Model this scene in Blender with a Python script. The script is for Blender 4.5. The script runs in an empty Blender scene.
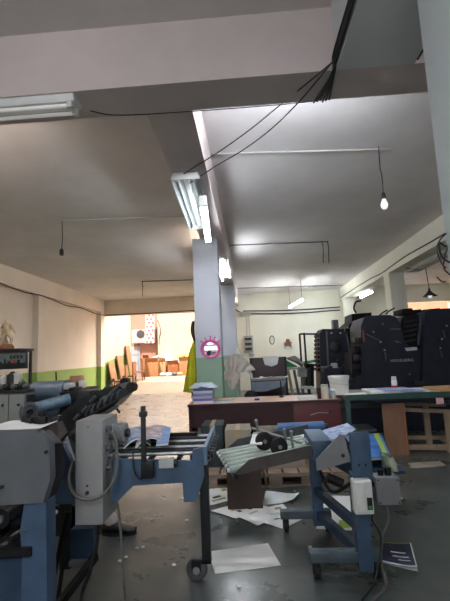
import bpy, bmesh, math, random
from mathutils import Vector, Matrix, Euler
random.seed(7)
PI = math.pi
scn = bpy.context.scene
COL = scn.collection
# ------------------------------------------------------------------ camera
FPX = 401.0
CAMH = 1.4
dv = Vector((25, 52.5, FPX)).normalized()
uv = Vector((-129, -3000, FPX)); uv = (uv - dv * uv.dot(dv)).normalized()
rv = dv.cross(uv)
CR = Vector((rv[0], dv[0], uv[0])); CD = Vector((rv[1], dv[1], uv[1])); CF = Vector((rv[2], dv[2], uv[2]))
CAM = Vector((0, 0, CAMH))
def P(x, y, Y=None, z=None, X=None):
    """world point on the sight line of photo pixel (x, y) at a known depth, height or side distance"""
    v = CR * (x - 225) + CD * (y - 300.5) + CF * FPX
    t = Y / v.y if Y is not None else ((z - CAMH) / v.z if z is not None else X / v.x)
    return CAM + v * t
cd = bpy.data.cameras.new('camera'); cam = bpy.data.objects.new('camera', cd); COL.objects.link(cam)
cam.matrix_world = Matrix(((CR.x, -CD.x, -CF.x, 0), (CR.y, -CD.y, -CF.y, 0), (CR.z, -CD.z, -CF.z, CAMH), (0, 0, 0, 1)))
cd.sensor_fit = 'AUTO'; cd.sensor_width = 36; cd.lens = FPX / 601 * 36; cd.clip_start = .05
scn.camera = cam

# ------------------------------------------------------------------ materials
def lin(c):
    return tuple(((v / 255) / 12.92 if v / 255 <= .04045 else ((v / 255 + .055) / 1.055) ** 2.4) for v in c) + (1,)
MATS = {}
def mat(name, col, rough=.6, metal=0, var=.12, scale=6, col2=None, bump=0, spec=.5, bscale=None, stretch=None):
    if name in MATS: return MATS[name]
    m = bpy.data.materials.new(name); m.use_nodes = True; MATS[name] = m
    nt = m.node_tree; b = nt.nodes['Principled BSDF']
    b.inputs['Roughness'].default_value = rough; b.inputs['Metallic'].default_value = metal
    b.inputs['Specular IOR Level'].default_value = spec
    c1 = lin(col)
    c2 = lin(col2) if col2 else tuple(v * (1 - 2 * var) for v in c1[:3]) + (1,)
    tc = nt.nodes.new('ShaderNodeTexCoord'); mp = nt.nodes.new('ShaderNodeMapping')
    nt.links.new(tc.outputs['Object'], mp.inputs['Vector'])
    if stretch: mp.inputs['Scale'].default_value = stretch
    nz = nt.nodes.new('ShaderNodeTexNoise'); nz.inputs['Scale'].default_value = scale; nz.inputs['Detail'].default_value = 6
    nz.inputs['Roughness'].default_value = .6
    nt.links.new(mp.outputs['Vector'], nz.inputs['Vector'])
    rp = nt.nodes.new('ShaderNodeValToRGB'); rp.color_ramp.elements[0].position = .32; rp.color_ramp.elements[1].position = .68
    rp.color_ramp.elements[0].color = c2; rp.color_ramp.elements[1].color = c1
    nt.links.new(nz.outputs['Fac'], rp.inputs['Fac']); nt.links.new(rp.outputs['Color'], b.inputs['Base Color'])
    if bump:
        n2 = nt.nodes.new('ShaderNodeTexNoise'); n2.inputs['Scale'].default_value = bscale or scale * 5; n2.inputs['Detail'].default_value = 4
        nt.links.new(mp.outputs['Vector'], n2.inputs['Vector'])
        bp = nt.nodes.new('ShaderNodeBump'); bp.inputs['Strength'].default_value = bump; bp.inputs['Distance'].default_value = .02
        nt.links.new(n2.outputs['Fac'], bp.inputs['Height']); nt.links.new(bp.outputs['Normal'], b.inputs['Normal'])
    return m
def emit(name, col, strength):
    if name in MATS: return MATS[name]
    m = bpy.data.materials.new(name); m.use_nodes = True; MATS[name] = m
    b = m.node_tree.nodes['Principled BSDF']; b.inputs['Base Color'].default_value = (.9, .9, .9, 1)
    b.inputs['Emission Color'].default_value = lin(col); b.inputs['Emission Strength'].default_value = strength
    return m
def dado(name, top, low, h, slope=0, y0=0, rough=.8):
    """plaster painted in two colours with the paint line at height h (climbing with the ramp beyond y0)"""
    m = bpy.data.materials.new(name); m.use_nodes = True; MATS[name] = m
    nt = m.node_tree; b = nt.nodes['Principled BSDF']; b.inputs['Roughness'].default_value = rough
    g = nt.nodes.new('ShaderNodeNewGeometry'); sp = nt.nodes.new('ShaderNodeSeparateXYZ')
    nt.links.new(g.outputs['Position'], sp.inputs[0])
    def mth(op, a, bb):
        n = nt.nodes.new('ShaderNodeMath'); n.operation = op
        for i, v in enumerate((a, bb)):
            if isinstance(v, (int, float)): n.inputs[i].default_value = v
            else: nt.links.new(v, n.inputs[i])
        return n.outputs[0]
    line = h
    if slope:
        line = mth('ADD', mth('MULTIPLY', mth('SUBTRACT', sp.outputs['Y'], y0), slope), h)
    fac = mth('GREATER_THAN', sp.outputs['Z'], line)
    nz = nt.nodes.new('ShaderNodeTexNoise'); nz.inputs['Scale'].default_value = .9; nz.inputs['Detail'].default_value = 8
    nt.links.new(g.outputs['Position'], nz.inputs['Vector'])
    mx = nt.nodes.new('ShaderNodeMix'); mx.data_type = 'RGBA'; mx.inputs[6].default_value = lin(low); mx.inputs[7].default_value = lin(top)
    nt.links.new(fac, mx.inputs[0])
    m2 = nt.nodes.new('ShaderNodeMix'); m2.data_type = 'RGBA'; m2.blend_type = 'MULTIPLY'; m2.inputs[0].default_value = .35
    rp = nt.nodes.new('ShaderNodeValToRGB'); rp.color_ramp.elements[0].position = .3; rp.color_ramp.elements[1].position = .65
    rp.color_ramp.elements[0].color = (.72, .7, .68, 1); rp.color_ramp.elements[1].color = (1, 1, 1, 1)
    nt.links.new(nz.outputs['Fac'], rp.inputs['Fac'])
    nt.links.new(mx.outputs[2], m2.inputs[6]); nt.links.new(rp.outputs['Color'], m2.inputs[7])
    nt.links.new(m2.outputs[2], b.inputs['Base Color'])
    n2 = nt.nodes.new('ShaderNodeTexNoise'); n2.inputs['Scale'].default_value = 14; nt.links.new(g.outputs['Position'], n2.inputs['Vector'])
    bp = nt.nodes.new('ShaderNodeBump'); bp.inputs['Strength'].default_value = .15; bp.inputs['Distance'].default_value = .02
    nt.links.new(n2.outputs['Fac'], bp.inputs['Height']); nt.links.new(bp.outputs['Normal'], b.inputs['Normal'])
    return m

# ------------------------------------------------------------------ mesh builder
def worigin(o):
    v = Vector((0, 0, 0))
    while o is not None: v += o.location; o = o.parent
    return v
def catmull(pts, n=8):
    pts = [Vector(p) for p in pts]
    if len(pts) < 3: return pts
    q = [pts[0] * 2 - pts[1]] + pts + [pts[-1] * 2 - pts[-2]]
    out = []
    for i in range(1, len(q) - 2):
        a, b, c, d = q[i - 1], q[i], q[i + 1], q[i + 2]
        for k in range(n):
            t = k / n
            out.append(.5 * ((2 * b) + (c - a) * t + (2 * a - 5 * b + 4 * c - d) * t * t + (3 * b - a - 3 * c + d) * t ** 3))
    out.append(pts[-1]); return out
class MB:
    def __init__(s): s.bm = bmesh.new()
    def _add(s, verts, faces):
        vs = [s.bm.verts.new(v) for v in verts]
        for f in faces:
            try: s.bm.faces.new([vs[i] for i in f])
            except ValueError: pass
        return vs
    def box(s, lo, hi, bev=0, rot=None, seg=2):
        lo, hi = Vector(lo), Vector(hi); c = (lo + hi) / 2; d = hi - lo
        t = bmesh.new(); bmesh.ops.create_cube(t, size=1)
        bmesh.ops.scale(t, vec=[abs(v) for v in d], verts=t.verts)
        if bev: bmesh.ops.bevel(t, geom=list(t.edges), offset=min(bev, min(abs(v) for v in d) * .45), segments=seg, profile=.6, affect='EDGES')
        if rot: bmesh.ops.rotate(t, cent=(0, 0, 0), matrix=Euler(rot).to_matrix(), verts=t.verts)
        bmesh.ops.translate(t, vec=c, verts=t.verts)
        s._merge(t); return s
    def _merge(s, t):
        me = bpy.data.meshes.new('t'); t.to_mesh(me); t.free(); s.bm.from_mesh(me); bpy.data.meshes.remove(me)
    def cyl(s, a, b, r, r2=None, n=16, caps=True):
        a, b = Vector(a), Vector(b); ax = (b - a).normalized(); r2 = r if r2 is None else r2
        u = ax.orthogonal().normalized(); w = ax.cross(u)
        va = [a + (u * math.cos(2 * PI * i / n) + w * math.sin(2 * PI * i / n)) * r for i in range(n)]
        vb = [b + (u * math.cos(2 * PI * i / n) + w * math.sin(2 * PI * i / n)) * r2 for i in range(n)]
        f = [(i, (i + 1) % n, n + (i + 1) % n, n + i) for i in range(n)]
        if caps: f += [tuple(range(n))[::-1], tuple(range(n, 2 * n))]
        s._add(va + vb, f); return s
    def tube(s, pts, r, n=8, smooth=6):
        pts = catmull(pts, smooth) if smooth else [Vector(p) for p in pts]
        rings = []; u = None
        for i, p in enumerate(pts):
            t = (pts[min(i + 1, len(pts) - 1)] - pts[max(i - 1, 0)]).normalized()
            if u is None: u = t.orthogonal().normalized()
            u = (u - t * u.dot(t)).normalized(); w = t.cross(u)
            rings.append([p + (u * math.cos(2 * PI * k / n) + w * math.sin(2 * PI * k / n)) * r for k in range(n)])
        vs = [v for ring in rings for v in ring]
        f = [(i * n + k, i * n + (k + 1) % n, (i + 1) * n + (k + 1) % n, (i + 1) * n + k) for i in range(len(pts) - 1) for k in range(n)]
        f += [tuple(range(n))[::-1], tuple(range((len(pts) - 1) * n, len(pts) * n))]
        s._add(vs, f); return s
    def lathe(s, prof, c=(0, 0, 0), ax=(0, 0, 1), n=24, sq=(1, 1)):
        c = Vector(c); M = Vector((0, 0, 1)).rotation_difference(Vector(ax)).to_matrix()
        vs = []; f = []
        for r, z in prof:
            for k in range(n):
                a = 2 * PI * k / n; vs.append(c + M @ Vector((r * math.cos(a) * sq[0], r * math.sin(a) * sq[1], z)))
        for i in range(len(prof) - 1):
            for k in range(n): f.append((i * n + k, i * n + (k + 1) % n, (i + 1) * n + (k + 1) % n, (i + 1) * n + k))
        f += [tuple(range(n))[::-1], tuple(range((len(prof) - 1) * n, len(prof) * n))]
        s._add(vs, f); return s
    def prism(s, poly, axis, a, b):
        """poly of 2D points extruded along 'x' (y,z), 'y' (x,z) or 'z' (x,y)"""
        def v(p, t): return {'x': (t, p[0], p[1]), 'y': (p[0], t, p[1]), 'z': (p[0], p[1], t)}[axis]
        n = len(poly); vs = [v(p, a) for p in poly] + [v(p, b) for p in poly]
        f = [(i, (i + 1) % n, n + (i + 1) % n, n + i) for i in range(n)] + [tuple(range(n))[::-1], tuple(range(n, 2 * n))]
        s._add(vs, f); return s
    def slab(s, pts, thick):
        """polygon of 3D points thickened along its normal"""
        pts = [Vector(p) for p in pts]; nrm = (pts[1] - pts[0]).cross(pts[-1] - pts[0]).normalized()
        n = len(pts); vs = pts + [p + nrm * thick for p in pts]
        f = [(i, (i + 1) % n, n + (i + 1) % n, n + i) for i in range(n)] + [tuple(range(n))[::-1], tuple(range(n, 2 * n))]
        s._add(vs, f); return s
    def ball(s, c, r, sc=(1, 1, 1), n=16):
        t = bmesh.new(); bmesh.ops.create_uvsphere(t, u_segments=n, v_segments=n // 2 + 2, radius=r)
        bmesh.ops.scale(t, vec=sc, verts=t.verts); bmesh.ops.translate(t, vec=c, verts=t.verts); s._merge(t); return s
    def grid(s, fn, nu, nv, thick=0):
        vs = [Vector(fn(i / nu, j / nv)) for i in range(nu + 1) for j in range(nv + 1)]
        W = nv + 1
        f = [(i * W + j, (i + 1) * W + j, (i + 1) * W + j + 1, i * W + j + 1) for i in range(nu) for j in range(nv)]
        if not thick:
            s._add(vs, f); return s
        t = bmesh.new(); q = [t.verts.new(v) for v in vs]
        for a in f: t.faces.new([q[i] for i in a])
        t.normal_update(); bmesh.ops.solidify(t, geom=list(t.faces), thickness=thick); s._merge(t); return s
    def rot(s, ang, cent, axis='Z'):
        bmesh.ops.rotate(s.bm, cent=cent, matrix=Matrix.Rotation(ang, 3, axis), verts=s.bm.verts); return s
    def build(s, name, m, parent=None, origin=None, ang=38):
        bmesh.ops.recalc_face_normals(s.bm, faces=s.bm.faces)
        o0 = worigin(parent) if parent is not None else (Vector(origin) if origin is not None else None)
        if o0 is None:
            xs = [v.co for v in s.bm.verts]
            o0 = Vector(((min(v.x for v in xs) + max(v.x for v in xs)) / 2, (min(v.y for v in xs) + max(v.y for v in xs)) / 2, min(v.z for v in xs)))
        bmesh.ops.translate(s.bm, vec=-o0, verts=s.bm.verts)
        for f in s.bm.faces: f.smooth = True
        lim = math.radians(ang)
        for e in s.bm.edges:
            if len(e.link_faces) != 2 or e.calc_face_angle(0) > lim: e.smooth = False
        me = bpy.data.meshes.new(name); s.bm.to_mesh(me); s.bm.free()
        me.materials.append(m)
        o = bpy.data.objects.new(name, me); COL.objects.link(o)
        if parent is not None: o.parent = parent
        else: o.location = o0
        return o
def tag(o, label, cat, group=None, kind=None):
    if label: o['label'] = label
    if cat: o['category'] = cat
    if group: o['group'] = group
    if kind: o['kind'] = kind
    return o
def thing(name, label, cat, loc=(0, 0, 0), rz=0, group=None):
    o = bpy.data.objects.new(name, None); COL.objects.link(o); o.location = loc; o.rotation_euler = (0, 0, rz)
    o.empty_display_size = .1
    return tag(o, label, cat, group)
def dup(root, loc, rz=0, label=None, group=None, rot=None):
    r = root.copy(); COL.objects.link(r); r.location = loc; r.rotation_euler = rot or (0, 0, rz)
    if label: r['label'] = label
    if group: r['group'] = group
    for ch in list(root.children):
        c = ch.copy(); COL.objects.link(c); c.parent = r
        for g in list(ch.children):
            d = g.copy(); COL.objects.link(d); d.parent = c
    return r
def struct(o):
    o['kind'] = 'structure'; return o
def sbox(name, lo, hi, m, bev=0):
    return struct(MB().box(lo, hi, bev).build(name, m))
def text(body, name, size, M, m, parent, extr=.001, sx=1):
    cu = bpy.data.curves.new(name, 'FONT'); cu.body = body; cu.size = size; cu.extrude = extr; cu.align_x = 'CENTER'; cu.align_y = 'CENTER'
    to = bpy.data.objects.new(name + '_src', cu); COL.objects.link(to)
    dg = bpy.context.evaluated_depsgraph_get()
    me = bpy.data.meshes.new_from_object(to.evaluated_get(dg)); bpy.data.objects.remove(to); bpy.data.curves.remove(cu)
    me.transform(Matrix.Diagonal((sx, 1, 1, 1))); me.transform(M)
    me.transform(Matrix.Translation(-worigin(parent)))
    me.materials.clear(); me.materials.append(m); me.name = name
    o = bpy.data.objects.new(name, me); COL.objects.link(o); o.parent = parent; return o
FRONT = Matrix.Rotation(PI / 2, 4, 'X')          # text standing up and facing the camera

# ------------------------------------------------------------------ palette
M_ceil = mat('painted plaster ceiling', (230, 224, 222), .85, var=.1, scale=.8, bump=.12, bscale=9)
M_beam = mat('painted concrete beam', (210, 197, 195), .8, var=.08, scale=1.1, bump=.15, bscale=8)
M_wallL = dado('wall plaster over green dado', (226, 212, 196), (146, 172, 92), 1.13)
M_wallY = dado('yard plaster over green dado', (206, 186, 164), (126, 150, 78), 1.18, .12, 15.6)
M_wallR = mat('cream wall plaster', (228, 226, 212), .85, var=.05, scale=1.2, bump=.1, bscale=10)
M_colm = dado('column paint over green dado', (196, 202, 214), (138, 168, 150), 1.36)
M_colR = mat('grey painted column', (206, 216, 222), .75, var=.06, scale=1.5, bump=.1, bscale=9)
M_blue = mat('machine blue enamel', (66, 90, 116), .45, var=.16, scale=9)
M_blued = mat('dark machine blue enamel', (44, 66, 92), .5, var=.2, scale=8)
M_grey = mat('machine grey enamel', (126, 128, 130), .5, var=.08, scale=7)
M_greyd = mat('worn grey steel', (84, 88, 92), .45, .3, var=.2, scale=12)
M_greyl = mat('light grey enamel', (168, 172, 172), .5, var=.07, scale=9)
M_steel = mat('bright steel', (176, 180, 182), .3, .85, var=.15, scale=20)
M_black = mat('black paint', (26, 27, 30), .5, var=.25, scale=12)
M_rubber = mat('black rubber', (20, 20, 21), .75, var=.2, scale=15)
M_iron = mat('oily black iron', (34, 34, 38), .38, .4, var=.3, scale=18)
M_press = mat('press midnight enamel', (26, 31, 46), .55, var=.25, scale=5, spec=.3)
M_pressd = mat('press dark ironwork', (16, 18, 24), .7, var=.3, scale=9, spec=.2)
M_white = mat('white paint', (228, 230, 230), .5, var=.04, scale=10)
M_plast = mat('white plastic', (224, 224, 220), .4, var=.05, scale=14)
M_paper = mat('white paper', (226, 228, 226), .8, var=.05, scale=7)
M_paperb = mat('blue printed paper', (38, 82, 160), .6, var=.2, scale=14, col2=(150, 190, 222))
M_navy = mat('navy printed cover', (24, 38, 70), .45, var=.2, scale=9)
M_green = mat('lime printed strip', (146, 172, 58), .6, var=.1, scale=9)
M_gmetal = mat('green metal', (36, 72, 66), .5, var=.15, scale=9)
M_maroon = mat('maroon laminate', (92, 36, 40), .45, var=.15, scale=5, stretch=(1, 1, 5))
M_maroond = mat('dark maroon laminate', (58, 28, 34), .45, var=.15, scale=5, stretch=(1, 1, 5))
M_desk = mat('pale rose wood laminate', (196, 158, 136), .4, var=.1, scale=4, stretch=(1, 6, 6))
M_wood = mat('raw pine wood', (150, 130, 108), .7, var=.15, scale=5, stretch=(5, 5, 1))
M_ply = mat('plywood', (128, 94, 72), .6, var=.15, scale=4, stretch=(3, 3, .8))
M_card = mat('brown cardboard', (72, 58, 53), .85, var=.1, scale=5)
M_cardl = mat('tan cardboard', (196, 150, 104), .85, var=.1, scale=4)
M_pallet = mat('weathered pallet wood', (142, 124, 108), .85, var=.2, scale=6, stretch=(1, 6, 6))
M_cloth = mat('greige cloth', (206, 196, 188), .95, var=.1, scale=7, bump=.2)
M_lime = mat('lime yellow jacket fabric', (186, 184, 18), .8, var=.12, scale=6, bump=.2)
M_pink = mat('pink plastic', (214, 84, 160), .4, var=.08, scale=9)
M_mirror = mat('mirror glass', (240, 240, 244), .03, 1, var=0)
M_cable = mat('black cable sheath', (24, 24, 26), .6, var=.1)
M_cableg = mat('grey cable sheath', (92, 92, 90), .55, var=.1)
M_cablew = mat('white cable sheath', (206, 202, 196), .6, var=.06)
M_tubeoff = mat('unlit tube glass', (232, 234, 232), .25, var=.02)
M_roller = mat('pale green roller', (168, 182, 172), .4, var=.1, scale=12)
M_gold = mat('old gilt', (196, 176, 146), .5, .2, var=.25, scale=14)
M_brown = mat('brown leatherette', (120, 70, 44), .6, var=.15, scale=8)
M_red = mat('red print', (190, 50, 44), .5, var=.1)
M_dgrey = mat('dark grey plastic', (54, 56, 60), .5, var=.12)
M_orange = mat('orange plastic', (228, 140, 50), .6, var=.1)
L_main = emit('lit tube', (236, 246, 255), 6)
L_mid = emit('lit tube behind column', (238, 246, 252), 17)
L_fill_left = emit('left bay fill tube', (255, 236, 220), 17)  # invented unseen lamp that lifts the left bay
L_right = emit('right bay tube', (236, 246, 255), 33)
L_far = emit('lit tube far', (238, 246, 250), 20)
L_mid2 = emit('right bay far tube', (238, 246, 250), 8)
L_fill_side = emit('side fill tube', (255, 236, 216), 6)  # invented lamps hidden by the central beam, filling the left bay
L_fill_front = emit('front bay fill tube', (246, 244, 250), 20)  # invented lamps behind the viewpoint, cool fill for the foreground
L_dim = emit('weak tube', (255, 244, 236), .02)

# ------------------------------------------------------------------ the setting
H, HB, YB = 3.72, 3.25, 15.6
XL, XRB, XRW = -5.86, 3.58, 8.4
def floor_mat():
    m = bpy.data.materials.new('dark painted concrete floor'); m.use_nodes = True
    nt = m.node_tree; b = nt.nodes['Principled BSDF']
    g = nt.nodes.new('ShaderNodeNewGeometry')
    def noise(sc, det=8, ro=.6):
        n = nt.nodes.new('ShaderNodeTexNoise'); n.inputs['Scale'].default_value = sc; n.inputs['Detail'].default_value = det
        n.inputs['Roughness'].default_value = ro; nt.links.new(g.outputs['Position'], n.inputs['Vector']); return n.outputs['Fac']
    def ramp(f, p0, c0, p1, c1):
        r = nt.nodes.new('ShaderNodeValToRGB'); r.color_ramp.elements[0].position = p0; r.color_ramp.elements[1].position = p1
        r.color_ramp.elements[0].color = c0; r.color_ramp.elements[1].color = c1; nt.links.new(f, r.inputs['Fac']); return r.outputs['Color']
    base = ramp(noise(1.3), .3, lin((54, 61, 60)), .7, lin((82, 88, 85)))
    wear = ramp(noise(3, 5, .5), .5, (0, 0, 0, 1), .8, (1, 1, 1, 1))
    mx = nt.nodes.new('ShaderNodeMix'); mx.data_type = 'RGBA'; mx.inputs[7].default_value = lin((98, 96, 90))
    nt.links.new(wear, mx.inputs[0]); nt.links.new(base, mx.inputs[6]); nt.links.new(mx.outputs[2], b.inputs['Base Color'])
    ro = ramp(noise(2.2, 6), .3, (.22, .22, .22, 1), .75, (.42, .42, .42, 1)); nt.links.new(ro, b.inputs['Roughness'])
    bp = nt.nodes.new('ShaderNodeBump'); bp.inputs['Strength'].default_value = .06; bp.inputs['Distance'].default_value = .02
    nt.links.new(noise(11, 5), bp.inputs['Height']); nt.links.new(bp.outputs['Normal'], b.inputs['Normal'])
    return m
M_floor = floor_mat()
M_yard = mat('pale dusty concrete', (140, 126, 112), .9, var=.1, scale=1.2)
YF = -4.0
sbox('floor', (XL - .3, YF - .2, -.2), (XRW + .2, YB, 0), M_floor)
struct(MB().prism([(YB, -.2), (YB, 0), (19.0, .42), (19, -.2)], 'x', XL - .3, 9).build('floor_ramp', M_yard))
sbox('floor_yard', (-14, 19, -.2), (12, 24, .42), M_yard)
sbox('ceiling', (XL - .3, YF - .2, H), (XRW + .2, YB + .25, H + .2), M_ceil)
sbox('wall_left', (XL - .25, YF, 0), (XL, YB + .25, H), M_wallL)
sbox('wall_right', (XRW, YF, 0), (XRW + .2, YB + .25, H), M_wallR)
# back wall: goods opening on the left, plain wall, window of the right bay
bx0 = -.9
sbox('wall_back', (bx0, YB, 0), (6.1, YB + .25, H), M_wallR)
sbox('wall_back_header', (XL, YB, 3.1), (bx0, YB + .25, H), mat('cream header plaster', (222, 206, 186), .85, var=.06, scale=1.5, bump=.1))
w = MB().box((6.1, YB, 0), (7.7, YB + .25, 1.1)).box((6.1, YB, 3.05), (7.7, YB + .25, H)).box((7.7, YB, 0), (XRW, YB + .25, H))
struct(w.build('wall_back_right', M_wallR))
# front wall behind the viewpoint with its wide glazed shop opening
w = MB().box((XL, YF - .2, 0), (-4.6, YF, H)).box((3.4, YF - .2, 0), (XRW, YF, H)).box((-4.6, YF - .2, 3.2), (3.4, YF, H)).box((-4.6, YF - .2, 0), (3.4, YF, .9))
struct(w.build('wall_front', M_wallR))
# beams and columns
sbox('beam_cross', (XL, 2.5, HB), (XRW, 2.82, H), M_beam)
sbox('beam_centre', (-.7, 2.82, HB), (-.345, YB, H), M_beam)
sbox('beam_near', (.67, YF, HB), (1.18, 2.5, H), mat('cool grey beam paint', (212, 215, 218), .8, var=.06, scale=1.2, bump=.12, bscale=9))
sbox('beam_right', (XRB, 2.82, HB), (XRB + .38, YB, H), M_wallR)
sbox('beam_left', (XL, 2.82, 3.24), (-5.7, YB, H), M_wallL)
sbox('column_centre', (-.835, 6.2, 0), (-.435, 6.6, HB), M_colm, .012)
sbox('column_centre_rear', (-.72, 10.7, 0), (-.335, 11.1, HB), M_colm, .012)
sbox('column_near', (.935, 1.48, 0), (1.4, 1.88, HB), M_colR, .01)
sbox('column_right', (XRB, 10.15, 0), (XRB + .38, 10.55, HB), M_wallR, .01)
sbox('column_right_rear', (XRB, 14.9, 0), (XRB + .38, 15.3, HB), M_wallR, .01)
sbox('pilaster_left', (XL, 10.56, 0), (-5.7, 10.96, 3.24), M_wallL)
sbox('pilaster_left_rear', (XL, 15.2, 0), (-5.7, YB, 3.24), M_wallL)
# yard beyond the opening
M_yw = mat('cream render', (198, 180, 162), .9, var=.04, scale=.7)
M_yp = mat('pink render', (170, 132, 118), .9, var=.06, scale=.9)
sbox('wall_yard_left', (-6.2, YB + .25, 0), (-5.95, 19.9, 4.4), M_wallY)
sbox('wall_yard_side', (-12, 19.65, 0), (-6.2, 19.9, 4.4), M_yp)
sbox('wall_yard_back', (-14, 23.6, .42), (-5.25, 23.85, 4.4), M_yp)
sbox('wall_yard_right', (4.5, 18.6, .3), (11, 18.85, 4.2), mat('rose brick render', (190, 132, 108), .9, var=.12, scale=3))
sbox('wall_yard_back_cream', (-5.25, 22.9, .42), (11, 23.85, 4.4), M_yw)

# ------------------------------------------------------------------ light fittings
def batten(name, label, x0, x1, y0, y1, z, along, tube_m, ntube=2, tr=.014, body_m=None, group=None, wid=.1, lit=None):
    """slim fluorescent batten hung at height z (top); runs along x or y"""
    c = Vector(((x0 + x1) / 2, (y0 + y1) / 2, z)); L = (x1 - x0) if along == 'x' else (y1 - y0)
    t = thing(name, label, 'light fitting', (0, 0, 0), group=group)
    h = .045
    MB().prism([(-wid / 2, 0), (wid / 2, 0), (wid / 2, -.015), (wid / 2 - .02, -h), (-wid / 2 + .02, -h), (-wid / 2, -.015)], 'x', -L / 2, L / 2).build('body', body_m or M_white, t)
    for k in range(ntube):
        yy = (k - (ntube - 1) / 2) * wid * .62
        MB().cyl((-L / 2 + .05, yy, -h - .028), (L / 2 - .05, yy, -h - .028), tr, n=12).build('tube', tube_m if (lit is None or k in lit) else M_tubeoff, t)
        for s in (-1, 1):
            MB().box((s * (L / 2 - .035) - .02, yy - .018, -h - .05), (s * (L / 2 - .035) + .02, yy + .018, -h + .004), .005).build('socket', M_plast, t)
    t.location = c; t.rotation_euler = (0, 0, 0 if along == 'x' else PI / 2)
    return t
batten('ceiling_light', 'long white twin tube light on the underside of the front cross beam', -2.75, -1.14, 2.51, 2.67, HB, 'x', L_dim, 2, wid=.15)
batten('ceiling_light', 'lit tube light on the side of the central beam behind the column', -.60, -.54, 7.9, 9.6, HB, 'y', L_mid, 1, .018, wid=.05)
batten('ceiling_light', 'second lit tube light on the central beam, on its right edge', -.40, -.36, 7.7, 9.2, HB, 'y', L_mid, 1, .018, wid=.05)
batten('ceiling_light', 'farthest small lit tube under the central beam near the back wall', -.52, -.46, 13.2, 14.6, HB, 'y', emit('warm tube', (255, 214, 170), 9), 1, .02)
batten('ceiling_light', 'lit tube light behind the right beam above the presses', 3.98, 4.06, 12.9, 14.4, HB, 'y', L_mid2, 1, .025)
# open tray fitting, not lit, beside the bright one under the central beam
def tray(label, x0, x1, y0, y1, z, group=None):
    t = thing('tray_light', label, 'light fitting', ((x0 + x1) / 2, y0, z - .09), group=group)
    xm = (x0 + x1) / 2; W = x1 - x0
    sec = [(x0, z - .085), (x0 + .03, z), (x1 - .03, z), (x1, z - .085), (x1 - .012, z - .085), (x1 - .036, z - .014), (x0 + .036, z - .014), (x0 + .012, z - .085)]
    MB().prism(sec, 'y', y0, y1).build('reflector_tray', M_greyl, t)
    MB().box((xm - .03, y0 + .02, z - .05), (xm + .03, y1 - .02, z - .013), .006).build('gear_box', M_white, t)
    for k in (-1, 1):
        xx = xm + k * W * .27
        MB().cyl((xx, y0 + .06, z - .05), (xx, y1 - .06, z - .05), .013, n=12).build('tube', M_tubeoff, t)
        for yy in (y0 + .035, y1 - .035):
            MB().box((xx - .022, yy - .03, z - .08), (xx + .022, yy + .03, z - .014), .006).build('socket', M_plast, t)
    for yy in (y0, y1 - .012):
        MB().prism([(x0, z - .085), (x0 + .03, z), (x1 - .03, z), (x1, z - .085)], 'y', yy, yy + .012).build('end_plate', M_white, t)
    return t
tray('unlit open tray light under the central beam, left of the bright tube', -.72, -.41, 3.82, 5.45, HB).rotation_euler = (0, 0, .03)
t = thing('tube_light', 'brightly lit tube light hanging under the central beam in front of the column', 'light fitting', (-.424, 4.12, 2.99))
MB().box((-.465, 4.12, 3.06), (-.383, 5.58, 3.105), .006).build('body', M_white, t)
MB().box((-.462, 4.16, 2.99), (-.386, 5.54, 3.06), .025, seg=3).build('diffuser', L_main, t)
for y in (4.13, 5.57): MB().box((-.467, y - .03, 2.985), (-.381, y + .03, 3.08), .008).build('end_cap', M_plast, t)
for y in (4.4, 5.3): MB().cyl((-.424, y, 3.1), (-.424, y, HB), .006, n=8).build('hanger_rod', M_greyl, t)
t.rotation_euler = (0, 0, .064)
tray('unlit twin tray light under the right beam near the grey column', 3.88, 4.16, 7.9, 9.8, HB)
# small fitting by the back wall
pa, pb = P(290, 307, z=3.0), P(302, 300, z=3.0)
t = thing('tube_light', 'short lit tube hanging near the back wall, right of the column', 'light fitting', pa)
MB().cyl(pa, pb, .035, n=12).build('tube', L_far, t)
dv2 = (pb - pa).normalized()
MB().cyl(pa + Vector((0, 0, .05)), pb + Vector((0, 0, .05)), .03, n=8).build('body', M_white, t)
for q in (pa, pb): MB().cyl(q + Vector((0, 0, .05)), (q.x, q.y, H), .006, n=6).build('hanger_rod', M_dgrey, t)

batten('ceiling_light', 'lit tube light on the back of the cross beam, in the right bay', -.1, 1.1, 2.83, 2.93, 3.5, 'x', L_right, 1, .02)
batten('ceiling_light', 'added fill tube on the back face of the front cross beam in the left bay', -3.6, -2.2, 2.83, 2.93, 3.5, 'x', L_fill_left, 1, .02)  # added out of sight behind the beam to brighten the left ceiling
batten('ceiling_light', 'added fill tube on the left face of the central beam, just behind the column', -.79, -.72, 7.0, 8.4, 3.57, 'y', L_fill_side, 1, .016, wid=.06)  # added where the beam hides it, to brighten left ceiling and wall
batten('ceiling_light', 'added fill tube on the left face of the central beam, farther back', -.79, -.72, 9.8, 11.2, 3.57, 'y', L_fill_side, 1, .016, wid=.06)  # second added fill hidden by the beam, farther along the left bay
batten('ceiling_light', 'added unseen twin fill tube on the front bay ceiling left of the near beam', -2.2, -.6, -1.2, -1.1, H, 'x', L_fill_front, 2, .02)  # added behind the camera to supply fill light
batten('ceiling_light', 'added unseen twin fill tube on the front bay ceiling right of the near beam', 2.0, 3.4, -1.2, -1.1, H, 'x', L_fill_front, 2, .02)  # right-hand partner of the added fill behind the camera
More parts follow.
